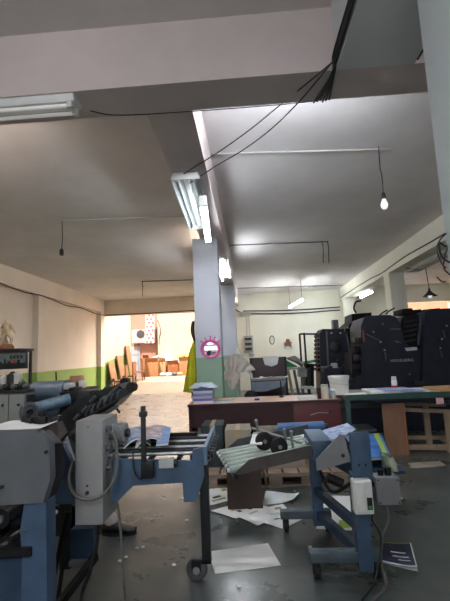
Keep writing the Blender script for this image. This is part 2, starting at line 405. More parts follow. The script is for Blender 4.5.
# pendant bulb and sockets
bp_ = P(383, 146, z=H); bz = P(383, 194, Y=bp_.y).z
t = thing('pendant_bulb', 'white light bulb hanging on a cord from the right ceiling', 'lamp', (bp_.x, bp_.y, bz - .2))
x, y = bp_.x - .05, bp_.y
MB().tube([(x, y, H), (x - .008, y, H - .25), (x + .004, y, bz + .2), (x, y, bz)], .006).build('cord', M_cable, t)
MB().lathe([(.012, .02), (.022, 0), (.026, -.05), (.022, -.06)], (x, y, bz)).build('lamp_holder', M_black, t)
MB().lathe([(.018, -.055), (.022, -.075), (.036, -.11), (.04, -.135), (.033, -.165), (.016, -.183), (.004, -.187)], (x, y, bz)).build('bulb', emit('opal bulb', (255, 255, 255), .1), t)
sp_ = P(62, 220, z=H); sz = P(62, 250, Y=sp_.y).z
t = thing('bulb_socket', 'empty black bulb socket hanging on a cord from the left ceiling', 'lamp', (sp_.x, sp_.y, sz - .1))
MB().tube([(sp_.x, sp_.y, H), (sp_.x + .01, sp_.y, H - .3), (sp_.x, sp_.y, sz)], .007).build('cord', M_cable, t)
MB().lathe([(.014, .02), (.03, 0), (.034, -.06), (.03, -.09)], (sp_.x, sp_.y, sz)).build('lamp_holder', M_black, t)
# ceiling conduits
def conduit(label, a, b, m=M_cablew, r=.014, drop=None):
    t = MB().cyl(a, b, r, n=8)
    o = t.build('conduit', m); tag(o, label, 'conduit')
    return o
zc = H - .014
conduit('white conduit across the left ceiling to the hanging black socket', (sp_.x, sp_.y, zc), (-.72, 6.4, zc))
conduit('conduit across the far left ceiling near the goods opening', (-3.18, 11.9, zc), (-.75, 12.2, zc), M_cableg)
conduit('thin conduit across the right ceiling to the hanging bulb', (-.33, 4.37, zc), (1.78, 4.56, zc), M_cablew, .009)
conduit('second conduit across the right ceiling, behind the bulb', (-.33, 8.37, zc), (1.8, 8.53, zc), M_cableg, .011)
conduit('farthest conduit across the right ceiling', (-.33, 14.13, zc), (3.5, 14.68, zc), M_cableg, .012)
def cable(label, pts, r=.006, m=None, group=None, name='cable'):
    o = MB().tube(pts, r, n=6).build(name, m or M_cable); return tag(o, label, 'cable', group)
q = P(142, 281, z=H); cable('short dangling cord on the far left ceiling', [(q.x, q.y, H), (q.x + .02, q.y, H - .15), (q.x, q.y, P(142, 297, Y=q.y).z)], .012)
for k, (px, lab) in enumerate(((322, 'left of the two cords dangling from the right ceiling'), (327.5, 'right of the two cords dangling from the right ceiling'))):
    q = P(px, 241, z=H); cable(lab, [(q.x, q.y, H), (q.x + .01, q.y, H - .2), (q.x - .01, q.y, P(px, 263, Y=q.y).z)], .009)
# cable bundle at the near beam edge
for k in range(6):
    pts = [(.655 - .008 * (k % 2) - .004 * math.sin(y * 4 + k), y, HB + .012 + .011 * k + .004 * math.sin(y * 3 + k)) for y in (-.5, .5, 1.2, 1.8, 2.2, 2.45)]
    pts += [(.66 - .004 * k, 2.5, HB - .008 - .003 * k), (.68 - .022 * k, 2.8 + .012 * (k % 3), HB - .012)]
    cable('black cable in the bundle clipped along the lower edge of the near beam', pts, .007, group='cables along the near beam')
for k in range(5):
    o = .014 * k
    pts = [(1.195 + o, y, HB + .015 + .02 * k) for y in (.4, 1.2, 2.0, 2.48)]
    cable('dark cable on the right side of the near beam beside the grey column', pts, .008, group='cables on the right side of the near beam')
A0 = Vector((.64, 2.46, HB + .03))
tg = Vector((-.6, 3.84, 3.22))
cable('upper of two wires swooping from the near beam to the tray light', [A0, P(310, 81, Y=2.55), P(285, 101, Y=2.85), P(252, 128, Y=3.2), P(220, 151, Y=3.5), tg], .005)
cable('lower of two wires swooping from the near beam to the tray light', [A0 + Vector((.01, -.05, -.01)), P(316, 82, Y=2.5), P(297, 104, Y=2.75), P(270, 130, Y=3.05), P(243, 150, Y=3.35), P(216, 166, Y=3.65), tg + Vector((.06, .12, -.04))], .005)
cable('thin cable strung along the back edge of the front cross beam', [(-1.1, 2.72, HB - .008), (-.9, 2.8, HB - .008), (-.3, 2.815, HB - .012), (.3, 2.815, HB - .012), (.6, 2.81, HB - .008)], .004)
cable('cable along the lower edge of the right beam', [(XRB - .012, y, 3.37 + dz) for y, dz in ((5, .0), (7.4, -.01), (9, .02), (10.6, -.03), (11.5, 0), (13, .01), (15.5, -.02))], .014)
cable('dark cable along the top of the left wall', [(-5.685, y, z) for y, z in ((4, 3.4), (7, 3.33), (8.8, 3.25), (9.8, 3.19), (10.75, 3.225), (12.2, 3.13), (13.3, 3.17), (14.5, 3.11), (15.4, 3.12))] + [(-5.5, YB - .02, 3.14), (-4, YB - .02, 3.13), (-2.4, YB - .02, 3.15), (-.95, YB - .02, 3.14)], .016)
for k, (z0, lab) in enumerate(((3.02, 'upper pipe across the back wall right of the column'), (2.93, 'lower pipe across the back wall right of the column'))):
    a, b = P(243, 311 + k * 3, Y=YB - .03), P(340, 307 + k * 3, Y=YB - .03)
    o = MB().tube([a, (a * .5 + b * .5) + Vector((0, 0, -.05)), b], .022, n=8).build('pipe', M_dgrey); tag(o, lab, 'pipe')
cable('cable sagging from the central beam to the junction box on the back wall', [P(232, 307, Y=YB - .1), P(238, 311, Y=YB - .1), P(244, 314, Y=YB - .05)], .02)
jb = P(245, 313, Y=YB)
t = thing('junction_box', 'pale junction box under the pipes on the back wall', 'electrical box', (jb.x, YB, jb.z - .15))
MB().box((jb.x - .22, YB - .12, jb.z - .13), (jb.x + .22, YB, jb.z + .05), .01).build('box', M_cloth, t)
MB().box((jb.x - .19, YB - .135, jb.z - .1), (jb.x + .19, YB - .12, jb.z + .02), .005).build('lid', M_greyl, t)
for k, px in enumerate((246, 249)):
    a, b = P(px, 316, Y=YB - .02), P(px + 1, 337, Y=YB - .02)
    o = MB().cyl(a, b, .012, n=8).build('conduit', M_greyl); tag(o, ('left', 'right')[k] + ' conduit dropping from the junction box to the meter panel', 'conduit')
# panel of breakers on back wall
a, b = P(243.5, 336, Y=YB), P(253.5, 352.5, Y=YB)
t = thing('breaker_panel', 'grey breaker panel with rows of dark switches on the back wall', 'electrical panel', ((a.x + b.x) / 2, YB, b.z))
MB().box((a.x, YB - .1, b.z), (b.x, YB, a.z), .01).build('case', M_greyl, t)
for r_ in range(3):
    zz = a.z - .13 - r_ * .19
    for k in range(5):
        xx = a.x + .05 + k * (b.x - a.x - .1) / 5
        MB().box((xx, YB - .125, zz - .05), (xx + .045, YB - .1, zz + .05)).build('switch', M_black, t)
q = P(251.5, 355, Y=YB)
tag(MB().box((q.x - .1, YB - .06, q.z - .06), (q.x + .1, YB, q.z + .06), .01).build('socket_plate', M_greyl), 'small pale socket plate below the breaker panel', 'socket')
q = P(272, 340, Y=YB - .016)
o = MB().tube([q + Vector((.09 * math.cos(a_), 0, .16 * math.sin(a_))) for a_ in [k * PI / 6 for k in range(12)]] + [q + Vector((.09, 0, 0))], .014, n=6).build('wire_ring', M_dgrey)
tag(o, 'small wire ring hanging on the back wall', 'ring')
q = P(287.5, 342, Y=YB)
t = thing('wall_shelf', 'little reddish shelf on the back wall beside the press', 'shelf', (q.x, YB, q.z - .1))
MB().box((q.x - .15, YB - .2, q.z - .05), (q.x + .15, YB, q.z - .02)).build('board', M_brown, t)
MB().prism([(q.x - .09, q.z - .02), (q.x + .1, q.z - .02), (q.x + .06, q.z + .1), (q.x - .04, q.z + .12)], 'y', YB - .12, YB - .01).build('holder', mat('dull red plastic', (150, 70, 62), .6), t)
for s in (-.12, .12): MB().box((q.x + s - .01, YB - .03, q.z - .25), (q.x + s + .01, YB, q.z - .05)).build('bracket', M_greyl, t)
# cable tangle at near column
for k, pts in enumerate(([(448, 232), (440, 240), (437, 250), (441, 262), (446, 268)], [(455, 240), (446, 246), (440, 243), (441, 255), (449, 262), (456, 262)], [(452, 236), (445, 256), (444, 268), (450, 275)], [(437, 277), (441, 281), (446, 282)])):
    cable(('looped cable hanging at the edge of the grey column', 'thick tangled cable wrapped round the grey column', 'cable dropping down the grey column', 'short cable end sticking out of the grey column')[k], [P(a, b, Y=1.86 + .01 * (i % 2)) for i, (a, b) in enumerate(pts)], .0035 + .0015 * (k == 1), M_dgrey)

#@@PART2
# ------------------------------------------------------------------ desk and what is on it
t = thing('office_desk', 'long maroon desk with a pale rose top in front of the column', 'desk', (.15, 5.8, 0))
MB().box((-.87, 5.46, .715), (1.17, 6.16, .75), .006).build('desktop', M_desk, t)
MB().box((-.87, 5.452, .715), (1.17, 5.462, .75)).build('edge_band', M_maroond, t)
MB().box((-.83, 5.5, .44), (.53, 5.52, .714)).build('modesty_panel', M_maroond, t)
MB().box((-.86, 5.48, 0), (-.825, 6.13, .714)).build('side_panel', M_maroond, t)
pd = MB().box((.55, 5.48, .06), (1.15, 6.1, .714), .004).build('drawer_pedestal', M_maroon, t)
for k in range(3): MB().box((.57, 6.1, .09 + k * .21), (1.13, 6.115, .28 + k * .21), .004).build('drawer', M_maroon, t)
lp = MB().tube([(.75, 5.474, .56), (.86, 5.472, .585), (.98, 5.472, .58)], .004, n=6).build('scratch_wire', M_greyl, t)
MB().box((0, 5.9, 0), (.03, 5.93, .714)).build('leg', M_black, t)
MB().box((1.0, 5.474, .58), (1.02, 5.481, .62)).build('lock', M_black, t)
# books
z = .75
bk_ = (('pale pink', (222, 200, 206)), ('deep blue', (92, 108, 176)), ('pale violet', (196, 186, 212)), ('light blue', (132, 150, 206)), ('near white', (214, 210, 216)), ('dull blue', (98, 116, 172)))
pos = ('lowest of', 'second from the bottom of', 'third from the bottom of', 'third from the top of', 'second from the top of', 'topmost of')
for k in range(6):
    h = .034; ox, oy = random.uniform(-.012, .012), random.uniform(-.01, .01)
    tt = thing('book', f'{bk_[k][0]} catalogue, {pos[k]} the stack on the desk', 'book', (0, 0, 0), random.uniform(-.05, .05), 'stack of catalogues on the desk')
    c = mat('cover ' + bk_[k][0], bk_[k][1], .55, var=.06)
    MB().box((-.128, -.09, .003), (.128, .097, h - .003)).build('page_block', M_paper, tt)
    MB().box((-.135, -.1, 0), (.135, .1, .003)).box((-.135, -.1, h - .003), (.135, .1, h)).box((-.135, -.1, .003), (.135, -.096, h - .003)).build('cover', c, tt)
    tt.location = (-.66 + ox, 5.62 + oy, z)
    z += h
ZB = z
def crumple(c, sx, sy, h, seed, thick=.004):
    rnd = random.Random(seed); ph = [rnd.uniform(0, 6.28) for _ in range(6)]
    def fn(u, v):
        x, y = (u - .5) * 2, (v - .5) * 2
        e = max(0, 1 - (x * x * .9 + y * y * .9))
        zz = h * e ** .5 * (1 + .18 * math.sin(5 * x + ph[0]) * math.cos(4 * y + ph[1])) + .006 * math.sin(11 * x + ph[2] + 5 * y)
        return (c[0] + x * sx * (1 + .07 * math.sin(5 * y + ph[3])), c[1] + y * sy * (1 + .07 * math.sin(6 * x + ph[4])), c[2] + max(.006, zz))
    return fn
tag(MB().grid(crumple((-.66, 5.62, ZB), .185, .14, .07, 3), 22, 16, .004).build('plastic_bag', mat('pale blue plastic bag', (190, 206, 220), .4, var=.1, scale=16)), 'crumpled pale blue bag lying on the catalogue stack', 'bag')
for k, (x, y, rz) in enumerate(((-.42, 5.62, .1), (-.4, 5.66, -.08))):
    tt = thing('magazine', ('lower magazine lying flat on the desk beside the catalogue stack', 'upper blue grey magazine lying flat on the desk beside the catalogue stack')[k], 'magazine', (0, 0, 0), rz, 'magazines flat on the desk')
    MB().box((-.14, -.1, 0), (.14, .1, .008), .002).build('pages', M_paper, tt)
    MB().box((-.141, -.101, .008), (.141, .101, .0089)).build('cover', mat('teal grey cover', (120, 140, 150), .5, var=.25, scale=12), tt)
    tt.location = (x, y, .75 + .009 * k)
tag(MB().box((.03, 5.66, .75), (.1, 5.7, .775), .006).build('small_box', mat('bright blue card', (40, 60, 170), .5)), 'small bright blue box on the middle of the desk', 'box')
q = P(287, 402, z=.75)
t = thing('desk_post', 'slim dark post standing on the desk beside the maroon board', 'stand', (.42, 5.95, .75))
MB().lathe([(.035, 0), (.035, .012), (.012, .02)], (.42, 5.95, .75), n=16).build('base', M_iron, t)
MB().cyl((.42, 5.95, .77), (.42, 5.95, .98), .01).build('post', M_iron, t)
# cups and cans at the right end of the desk
def jar(x, y, label, r, h, m, lidm, handle=False, nm='paint_can', cat='can', z0=.75):
    t = thing(nm, label, cat, (x, y, z0))
    MB().lathe([(r * .9, 0), (r, .01), (r, h - .01), (r * .97, h)], (x, y, z0)).build('body', m, t)
    if lidm: MB().lathe([(r * 1.04, h - .006), (r * 1.04, h + .01), (r * .85, h + .016)], (x, y, z0)).build('lid', lidm, t)
    if handle: MB().tube([(x + r * math.cos(a), y, z0 + h + r * 1.3 * math.sin(a)) for a in [PI * k / 8 for k in range(9)]], .004, n=6).build('handle', M_dgrey, t)
    return t
jar(.98, 5.6, 'cream can with a wire handle at the right end of the desk', .05, .17, mat('cream tin', (200, 194, 178), .45, var=.1), M_greyl, True)
jar(1.085, 5.56, 'short pale tin beside the wire handled can', .035, .11, M_greyl, M_white, nm='tin')
jar(.9, 5.58, 'dark red bottle beside the cream can on the desk', .026, .13, mat('dark bottle', (60, 30, 32), .3), M_black, nm='bottle', cat='bottle')
tag(MB().box((.62, 5.52, .75), (.86, 5.72, .79), .004).build('paper_stack', M_paper), 'low stack of white paper on the right of the desk', 'paper stack')
tag(MB().box((1.02, 5.74, .75), (1.15, 5.84, .87), .006).build('small_box', M_paperb), 'blue and white box beside the white bucket', 'box')

# ------------------------------------------------------------------ column: mirror and jacket
q = P(210.5, 349, Y=6.19)
t = thing('wall_mirror', 'round pink framed mirror with little rays on the column', 'mirror', (q.x, 6.2, q.z - .16))
rm = .155
MB().lathe([(rm * .7, .0), (rm, 0), (rm, .02), (rm * .93, .03), (rm * .74, .026), (rm * .7, .012)], (q.x, 6.2, q.z), (0, -1, 0), n=40, sq=(1, .93)).build('frame', M_pink, t)
MB().lathe([(rm * .72, .01), (rm * .72, .015), (rm * .5, .02), (rm * .2, .023), (.002, .024)], (q.x, 6.2, q.z), (0, -1, 0), n=40, sq=(1, .93)).build('glass', M_mirror, t)
for k in range(5):
    a = PI / 2 + (k - 2) * .42
    d_ = Vector((math.cos(a), 0, math.sin(a)))
    c0 = Vector((q.x, 6.186, q.z))
    MB().cyl(c0 + d_ * rm * .92, c0 + d_ * (rm * 1.22), .012, .005, n=8).ball(c0 + d_ * rm * 1.24, .012, n=8).build('ray', M_pink, t)
# jacket on the column's left side
jx = -.86
def jack(u, v):
    z = 1.62 - v * .78
    wd = .05 + .15 * min(1, v * 1.4) + .02 * math.sin(v * 7)
    a = (u * 2 * PI)
    fold = 1 + .16 * math.sin(a * 5 + v * 3)
    return (jx - wd * (.5 + .5 * math.cos(a)) * fold * .95 + .02, 6.38 + .17 * math.sin(a) * (.45 + .55 * v) * fold, z)
hk = P(194, 330, Y=6.35)
t = thing('hanging_jacket', 'yellow green jacket with dark hood hanging on the left side of the column', 'jacket', (jx, 6.38, .8))
MB().grid(jack, 40, 18).build('body', M_lime, t)
MB().grid(lambda u, v: (jx - .055 * math.sin(PI * min(1, v + .12)) * (.6 + .4 * math.cos(u * 2 * PI)) - .005 + .012 * math.sin(9 * u * PI), 6.38 + .075 * math.sin(u * 2 * PI), 1.94 - v * .36), 18, 10).build('hood', M_black, t)
MB().grid(lambda u, v: (jx - .03 - .05 * (.5 + .5 * math.cos(u * 2 * PI)), 6.33 + .06 * math.sin(u * 2 * PI), .87 - v * .14), 14, 5).build('cuff', M_black, t)
MB().tube([(jx + .03, 6.38, 1.93), (jx - .02, 6.38, 1.93), (jx - .03, 6.38, 1.96)], .008, n=6).build('hook', M_steel, t)

# ------------------------------------------------------------------ behind the desk
# draped cloth on a stand
cx, cy = P(238, 370, Y=7.4).x, 7.4
zt = P(238, 350, Y=7.4).z
t = thing('clothes_stand', 'white padded stand holding a cloth behind the desk', 'stand', (cx, cy, 0))
MB().cyl((cx, cy, 0), (cx, cy, zt - .18), .03).build('pole', M_greyl, t)
MB().box((cx - .2, cy - .2, 0), (cx + .2, cy + .2, .03), .01).build('base', M_greyl, t)
MB().grid(lambda u, v: (cx + (u - .5) * .5 * math.sin(.25 + 1.3 * v), cy + .05 * math.cos(u * 6), zt + .03 - .30 * v - .28 * (2 * abs(u - .5)) ** 2), 18, 10, .03).build('padded_top', M_white, t)
def drape(u, v):
    x = cx - .26 + u * .54; xx = u - .42
    top = zt - .06 - .75 * xx * xx - .08 * abs(xx)
    bot = P(238, 375 + 15 * math.sin(PI * min(1, u * 1.5 + .12)) ** 2 - 4 * u, Y=cy - .1).z
    z = top + (bot - top) * v
    return (x + .03 * math.sin(v * 5) + (.05 * v if u < .3 else 0), cy - .10 - .03 * math.sin(u * 19 + v * 3) - .05 * v * math.sin(PI * u), z)
tag(MB().grid(drape, 44, 22, .006).build('draped_cloth', M_cloth), 'greige cloth draped over the stand between column and maroon board', 'cloth')
# maroon board and stuff on it
YM = 7.9
a, b = P(252, 358, Y=YM), P(289, 400, Y=YM)
t = thing('maroon_partition', 'dark maroon partition board behind the desk', 'partition', ((a.x + b.x) / 2, YM, 0))
MB().box((a.x - .05, YM, .12), (b.x, YM + .03, a.z), .005).build('panel', M_maroond, t)
for xx in (a.x - .02, b.x - .03): MB().box((xx - .025, YM - .02, 0), (xx + .025, YM + .05, a.z)).build('post', M_iron, t)
for xx in (a.x - .02, b.x - .03): MB().box((xx - .025, YM - .22, 0), (xx + .025, YM + .22, .03)).build('foot', M_iron, t)
c = P(271, 362, Y=YM)
tag(MB().grid(lambda u, v: (c.x + (u - .5) * .32 * (1 - .25 * v), YM - .02 - .015 * math.sin(u * 12) * (1 if v > .1 else 0) if v > .12 else YM - .02 + .05 * (1 - v / .12), a.z + .012 - v * .19 * (1 - .4 * abs(u - .5)) if v > .12 else a.z + .014), 16, 10, .004).build('white_cloth', M_white), 'small white cloth hung over the top of the maroon board', 'cloth')
# office chair with grey back in front of the board
YC = 7.3
t = thing('work_table', 'blue grey cabinet table with loose papers before the maroon board', 'table', (P(270, 385, Y=YC).x, YC, 0))
c0, c1 = P(251, 377, Y=YC), P(285, 379, Y=YC)
MB().slab([(c0.x, YC - .2, c0.z - .06), (c1.x, YC - .2, c0.z - .05), (c1.x, YC + .25, c0.z - .05), (c0.x, YC + .25, c0.z - .06)], .03).build('table_top', M_grey, t)
MB().prism([(c0.x, c0.z - .08), (c1.x, c0.z - .07), (c1.x - .04, c0.z - .16), (c0.x + .25, c0.z - .24), (c0.x, c0.z - .24)], 'y', YC - .21, YC - .18).build('apron', mat('blue grey fabric', (120, 130, 148), .7), t)
for xx in (c0.x + .03, c1.x - .03):
    for yy in (YC - .17, YC + .2): MB().box((xx - .02, yy - .02, 0), (xx + .02, yy + .02, c0.z - .06)).build('leg', M_greyd, t)
for k, (dx, dy, rz) in enumerate(((.12, -.1, .2), (.26, -.05, -.3), (.55, -.08, .15))):
    zt_ = c0.z - .028 + .006 * (k == 1)
    o = MB().grid(lambda u, v: ((u - .5) * .2, (v - .5) * .14, zt_ + .02 * (abs(u - .5) * 2) ** 2 + .006), 8, 3, .003).rot(rz, (0, 0, 0)); bmesh.ops.translate(o.bm, vec=(c0.x + dx, YC + dy, 0), verts=o.bm.verts)
    tag(o.build('paper_sheet', M_paper), ('curled white paper at the left end of the blue grey table', 'curled white paper in the middle of the blue grey table', 'curled white paper at the right end of the blue grey table')[k], 'paper', 'papers on the blue grey table')
# black chair behind desk
c = P(251, 392, Y=6.55)
t = thing('office_chair', 'black office chair tucked behind the desk beside the column', 'chair', (c.x, 6.75, 0))
MB().grid(lambda u, v: (c.x + (u - .5) * .22, 6.62 - .04 * math.cos((u - .5) * 3) , .5 + v * (c.z - .48) * (1 - .25 * (2 * abs(u - .5)) ** 3)), 12, 6, .05).build('backrest', M_black, t)
MB().box((c.x - .22, 6.62, .42), (c.x + .22, 7.02, .49), .03).build('seat', M_black, t)
MB().cyl((c.x, 6.82, .1), (c.x, 6.82, .42), .03).build('gas_post', M_black, t)
for k in range(5):
    an = k * 2 * PI / 5
    MB().tube([(c.x, 6.82, .11), (c.x + .24 * math.cos(an), 6.82 + .24 * math.sin(an), .07)], .018, n=6, smooth=0).cyl((c.x + .24 * math.cos(an) - .012, 6.82 + .24 * math.sin(an), .025), (c.x + .24 * math.cos(an) + .012, 6.82 + .24 * math.sin(an), .025), .025, n=10).build('base_leg', M_black, t)

# ------------------------------------------------------------------ under the desk: pallet and cartons
t = thing('wooden_pallet', 'weathered wooden pallet on the floor in front of the desk', 'pallet', (.15, 4.9, 0))
px0, px1, py0, py1 = -.55, .95, 4.42, 5.3
for k in range(3):
    yy = py0 + .05 + k * (py1 - py0 - .1) / 2
    MB().box((px0, yy - .05, 0), (px1, yy + .05, .022), .003).build('bottom_board', M_pallet, t)
    for j in range(5):
        xx = px0 + .07 + j * (px1 - px0 - .14) / 4
        MB().box((xx - .07, yy - .05, .022), (xx + .07, yy + .05, .1), .003).build('block', M_pallet, t)
for j in range(9):
    xx = px0 + .08 + j * (px1 - px0 - .16) / 8
    MB().box((xx - .075, py0, .12), (xx + .075, py1, .142), .003).build('deck_board', M_pallet, t)
for k in range(3):
    yy = py0 + .05 + k * (py1 - py0 - .1) / 2
    MB().box((px0, yy - .05, .1), (px1, yy + .05, .12), .003).build('stringer', M_pallet, t)
def carton(label, lo, hi, m, open_=False):
    lo, hi = Vector(lo), Vector(hi)
    t = thing('cardboard_box', label, 'box', ((lo.x + hi.x) / 2, (lo.y + hi.y) / 2, lo.z))
    if not open_:
        MB().box(lo, hi, .006).build('carton', m, t)
        MB().box(((lo.x + hi.x) / 2 - .025, lo.y - .001, hi.z - .08), ((lo.x + hi.x) / 2 + .025, hi.y, hi.z + .001)).build('tape', mat('packing tape', (178, 150, 112), .35), t)
    else:
        th = .006
        b = MB().box(lo, (hi.x, hi.y, lo.z + th)).box((lo.x, lo.y, lo.z), (lo.x + th, hi.y, hi.z)).box((hi.x - th, lo.y, lo.z), (hi.x, hi.y, hi.z))
        b.box((lo.x, lo.y, lo.z), (hi.x, lo.y + th, hi.z)).box((lo.x, hi.y - th, lo.z), (hi.x, hi.y, hi.z)).build('carton', m, t)
    return t
M_beige = mat('beige carton board', (160, 150, 136), .85, var=.08, scale=4)
a, b = P(226, 462, Y=4.6), P(250, 428, Y=4.6)
carton('beige carton standing on the pallet under the middle of the desk', (a.x, 4.6, .142), (b.x, 5.0, .56), M_beige)
a2, b2 = P(252, 462, Y=4.55), P(292, 446, Y=4.55)
carton('wide low beige carton on the pallet behind the black wheels', (b.x + .03, 4.6, .142), (b.x + .58, 5.0, .46), M_beige)
a3 = P(202, 462, Y=4.7)
carton('dark teal box standing on the left end of the pallet', (a3.x, 4.7, .142), (a.x - .03, 5.1, .6), mat('dark teal board', (52, 66, 70), .7, var=.15))
# brown carton under the roller unit
a, b = P(228, 510, z=0), P(264, 506, z=0)
t = carton('open brown carton on the floor under the roller table', (a.x, 3.84, 0), (b.x - .01, 4.16, .35), M_card, True)
MB().slab([(b.x - .01, 3.85, .35), (b.x - .01, 4.15, .35), (b.x + .045, 4.15, .17), (b.x + .045, 3.85, .17)], .005).build('side_flap', M_card, t)
MB().slab([(a.x, 4.155, .35), (b.x - .01, 4.155, .35), (b.x - .01, 4.24, .46), (a.x, 4.24, .46)], .005).build('back_flap', M_card, t)

# ------------------------------------------------------------------ papers on the floor
def sheet(label, pix, z=.002, m=None, curl=.0, name='paper_sheet', cat='paper', group=None, marks=()):
    c = [P(x, y, z=z) for x, y in pix]
    t = thing(name, label, cat, (sum(v.x for v in c) / 4, sum(v.y for v in c) / 4, z), group=group)
    rn = random.Random(len(label) * 7 + int(pix[0][0]))
    def bil(u, v, dz=0):
        p = (c[0] * (1 - u) + c[1] * u) * (1 - v) + (c[3] * (1 - u) + c[2] * u) * v
        return Vector((p.x, p.y, z + dz + curl * max(0, u - .55) ** 2 * 4 + .0015 * math.sin(u * 5 + v * 3) + .0015))
    MB().grid(lambda u, v: bil(u, v), 14, 10, .0012).build('sheet', m or M_paper, t)
    for (u0, v0, u1, v1, mm, nm) in marks:
        MB().grid(lambda u, v: bil(u0 + (u1 - u0) * u, v0 + (v1 - v0) * v, .0022), 6, 4).build(nm, mm, t)
    return t
G = 'loose sheets on the floor'
sheet('large blank white sheet on the floor by the left caster', [(208.5, 552), (268, 543.5), (281, 566), (215, 574)], .002, mat('off white board', (232, 234, 230), .8, var=.05, scale=3))
bk = M_black; ol = mat('olive print', (150, 146, 80), .7)
sheet('white sheet with olive and black print behind the left table leg', [(199, 493), (223, 485), (232, 500), (208, 506)], .002, group=G, marks=[(.35, .55, .7, .68, bk, 'print'), (.25, .75, .8, .85, ol, 'print')])
sheet('white sheet with a lime strip left of the open carton', [(214, 489), (229, 484), (236, 494), (222, 498)], .005, group=G, marks=[(.3, .3, .6, .5, M_green, 'print')])
sheet('white sheet with olive band poking out in front of the open carton', [(211, 511), (236, 504), (252, 511), (236, 519)], .004, group=G, marks=[(.45, .3, .9, .5, ol, 'print'), (.55, .55, .7, .75, bk, 'print')])
sheet('wide white sheet lying in front of the open carton', [(236, 516), (262, 505), (284, 512), (258, 526)], .007, group=G, marks=[(.3, .2, .6, .3, M_greyl, 'print')])
sheet('white sheet tucked between the open carton and the rear caster', [(254, 520), (284, 513), (302, 520), (282, 529)], .004, group=G, marks=[(.4, .3, .6, .4, bk, 'print')])
sheet('small printed sheet right of the open carton', [(266, 508), (283, 504), (288, 510), (270, 515)], .011, group=G, marks=[(.4, .3, .75, .6, ol, 'print')])
sheet('large curled white sheet right of the open carton', [(266, 491), (300, 495), (294, 502), (262, 505)], .002, curl=.03, group=G)
sheet('white sheet with a lime strip behind the blue stand', [(326, 496), (350, 496), (352, 531), (316, 529)], .002, group=G, marks=[(.62, .75, .95, .95, M_green, 'print'), (.55, .42, .7, .5, bk, 'print')])
sheet('pale flattened card on the floor below the workbench', [(408, 463), (440, 461), (446, 466), (412, 469)], .002, M_beige, name='flattened_card', cat='card')
t = sheet('navy magazine with white lettering on the floor at the right', [(381, 543), (411, 544), (418, 570), (381, 562)], .012, M_navy, curl=.012, name='floor_magazine', cat='magazine',
      marks=[(.02, .0, .98, .035, M_green, 'strip'), (.3, .42, .75, .47, M_white, 'print'), (.35, .6, .82, .64, M_white, 'print'), (.5, .74, .85, .77, M_white, 'print'), (.96, .03, .995, 1, M_paper, 'margin'), (0, .93, .96, 1, M_paper, 'margin')])
c = [P(x, y, z=.002) for x, y in ((381, 545), (411, 546), (418, 571), (381, 563))]
MB().slab([Vector((v.x, v.y, .003)) for v in c][::-1], -.007).build('pages', M_paper, t)
# bits of litter
for k, (x, y) in enumerate(((126, 558), (143, 548), (174, 566), (187, 521), (152, 520), (120, 562), (137, 549), (239, 588), (310, 548))):
    q = P(x, y, z=.0)
    tag(MB().ball((q.x, q.y, .008), .012, (1.3, 1, .6), 8).build('paper_scrap', M_paper), 'tiny white paper scrap littering the floor', 'scrap', 'paper scraps on the floor')

# ------------------------------------------------------------------ mobile folding unit (right foreground)
t = thing('folding_unit', 'blue wheeled folding unit with pale green rollers and two black wheels', 'machine', (.45, 3.0, 0))
yf, yr = 2.72, 3.38
xf, xr = P(362, 530, Y=yf).x, P(317, 500, Y=yr).x
MB().box((xf - .045, yf - .045, .05), (xf + .045, yf + .045, .62), .006).build('post', M_blue, t)
MB().box((xr - .04, yr - .04, .05), (xr + .04, yr + .04, .66), .006).build('post', M_blue, t)
u0, u1 = P(347, 431, Y=yf), P(371, 480, Y=yf)
pl_ = MB().box((u0.x, yf - .06, .6), (u1.x, yf - .03, u0.z), .006).build('bracket_plate', M_blue, t)
for sx_ in (-.02, .02): MB().cyl(((u0.x + u1.x) / 2 + sx_, yf - .066, .68), ((u0.x + u1.x) / 2 + sx_, yf - .055, .68), .008, n=8).build('bolt', M_black, pl_)
def caster(x, y, m, par, r=.045, ztop=.1):
    f = MB().box((x - .022, y - .02, ztop - .02), (x + .022, y + .02, ztop)).box((x - .024, y - .012, r * .6), (x - .018, y + .012, ztop - .01)).box((x + .018, y - .012, r * .6), (x + .024, y + .012, ztop - .01)).build('caster', M_black, par)
    MB().cyl((x - .016, y, r), (x + .016, y, r), r, n=20).build('wheel', m, f)
for (x, y) in ((xf, yf), (xr, yr)):
    x0 = P(310, 568, Y=yf).x if y == yf else P(281, 528, Y=yr).x
    MB().box((x0, y - .035, .1), (x + .1, y + .035, .16), .006).build('foot', mat('scuffed grey blue', (82, 96, 104), .5, var=.2, scale=10), t)
    caster(x0 + .04, y, M_rubber, t); caster(x + .07, y, M_rubber, t)
def bar(a, b, w, h):
    a, b = Vector(a), Vector(b); d_ = (b - a); L = d_.length; d_.normalize(); s_ = d_.cross(Vector((0, 0, 1))).normalized() * w / 2; n_ = s_.cross(d_).normalized() * h / 2
    m = MB(); vs = [a + s_ + n_, a - s_ + n_, a - s_ - n_, a + s_ - n_, b + s_ + n_, b - s_ + n_, b - s_ - n_, b + s_ - n_]
    m._add(vs, [(0, 1, 2, 3), (7, 6, 5, 4), (0, 4, 5, 1), (1, 5, 6, 2), (2, 6, 7, 3), (3, 7, 4, 0)]); return m
bar((xr, yr - .03, P(317, 489, Y=yr).z), (xf - .02, yf + .03, P(356, 527, Y=yf).z), .05, .055).build('brace', M_blued, t)
bar((xr, yr, .13), (xf, yf, .13), .05, .06).build('base_rail', M_blued, t)
bar((xr, yr, .63), (xf, yf, .63), .05, .08).build('top_rail', M_blued, t)
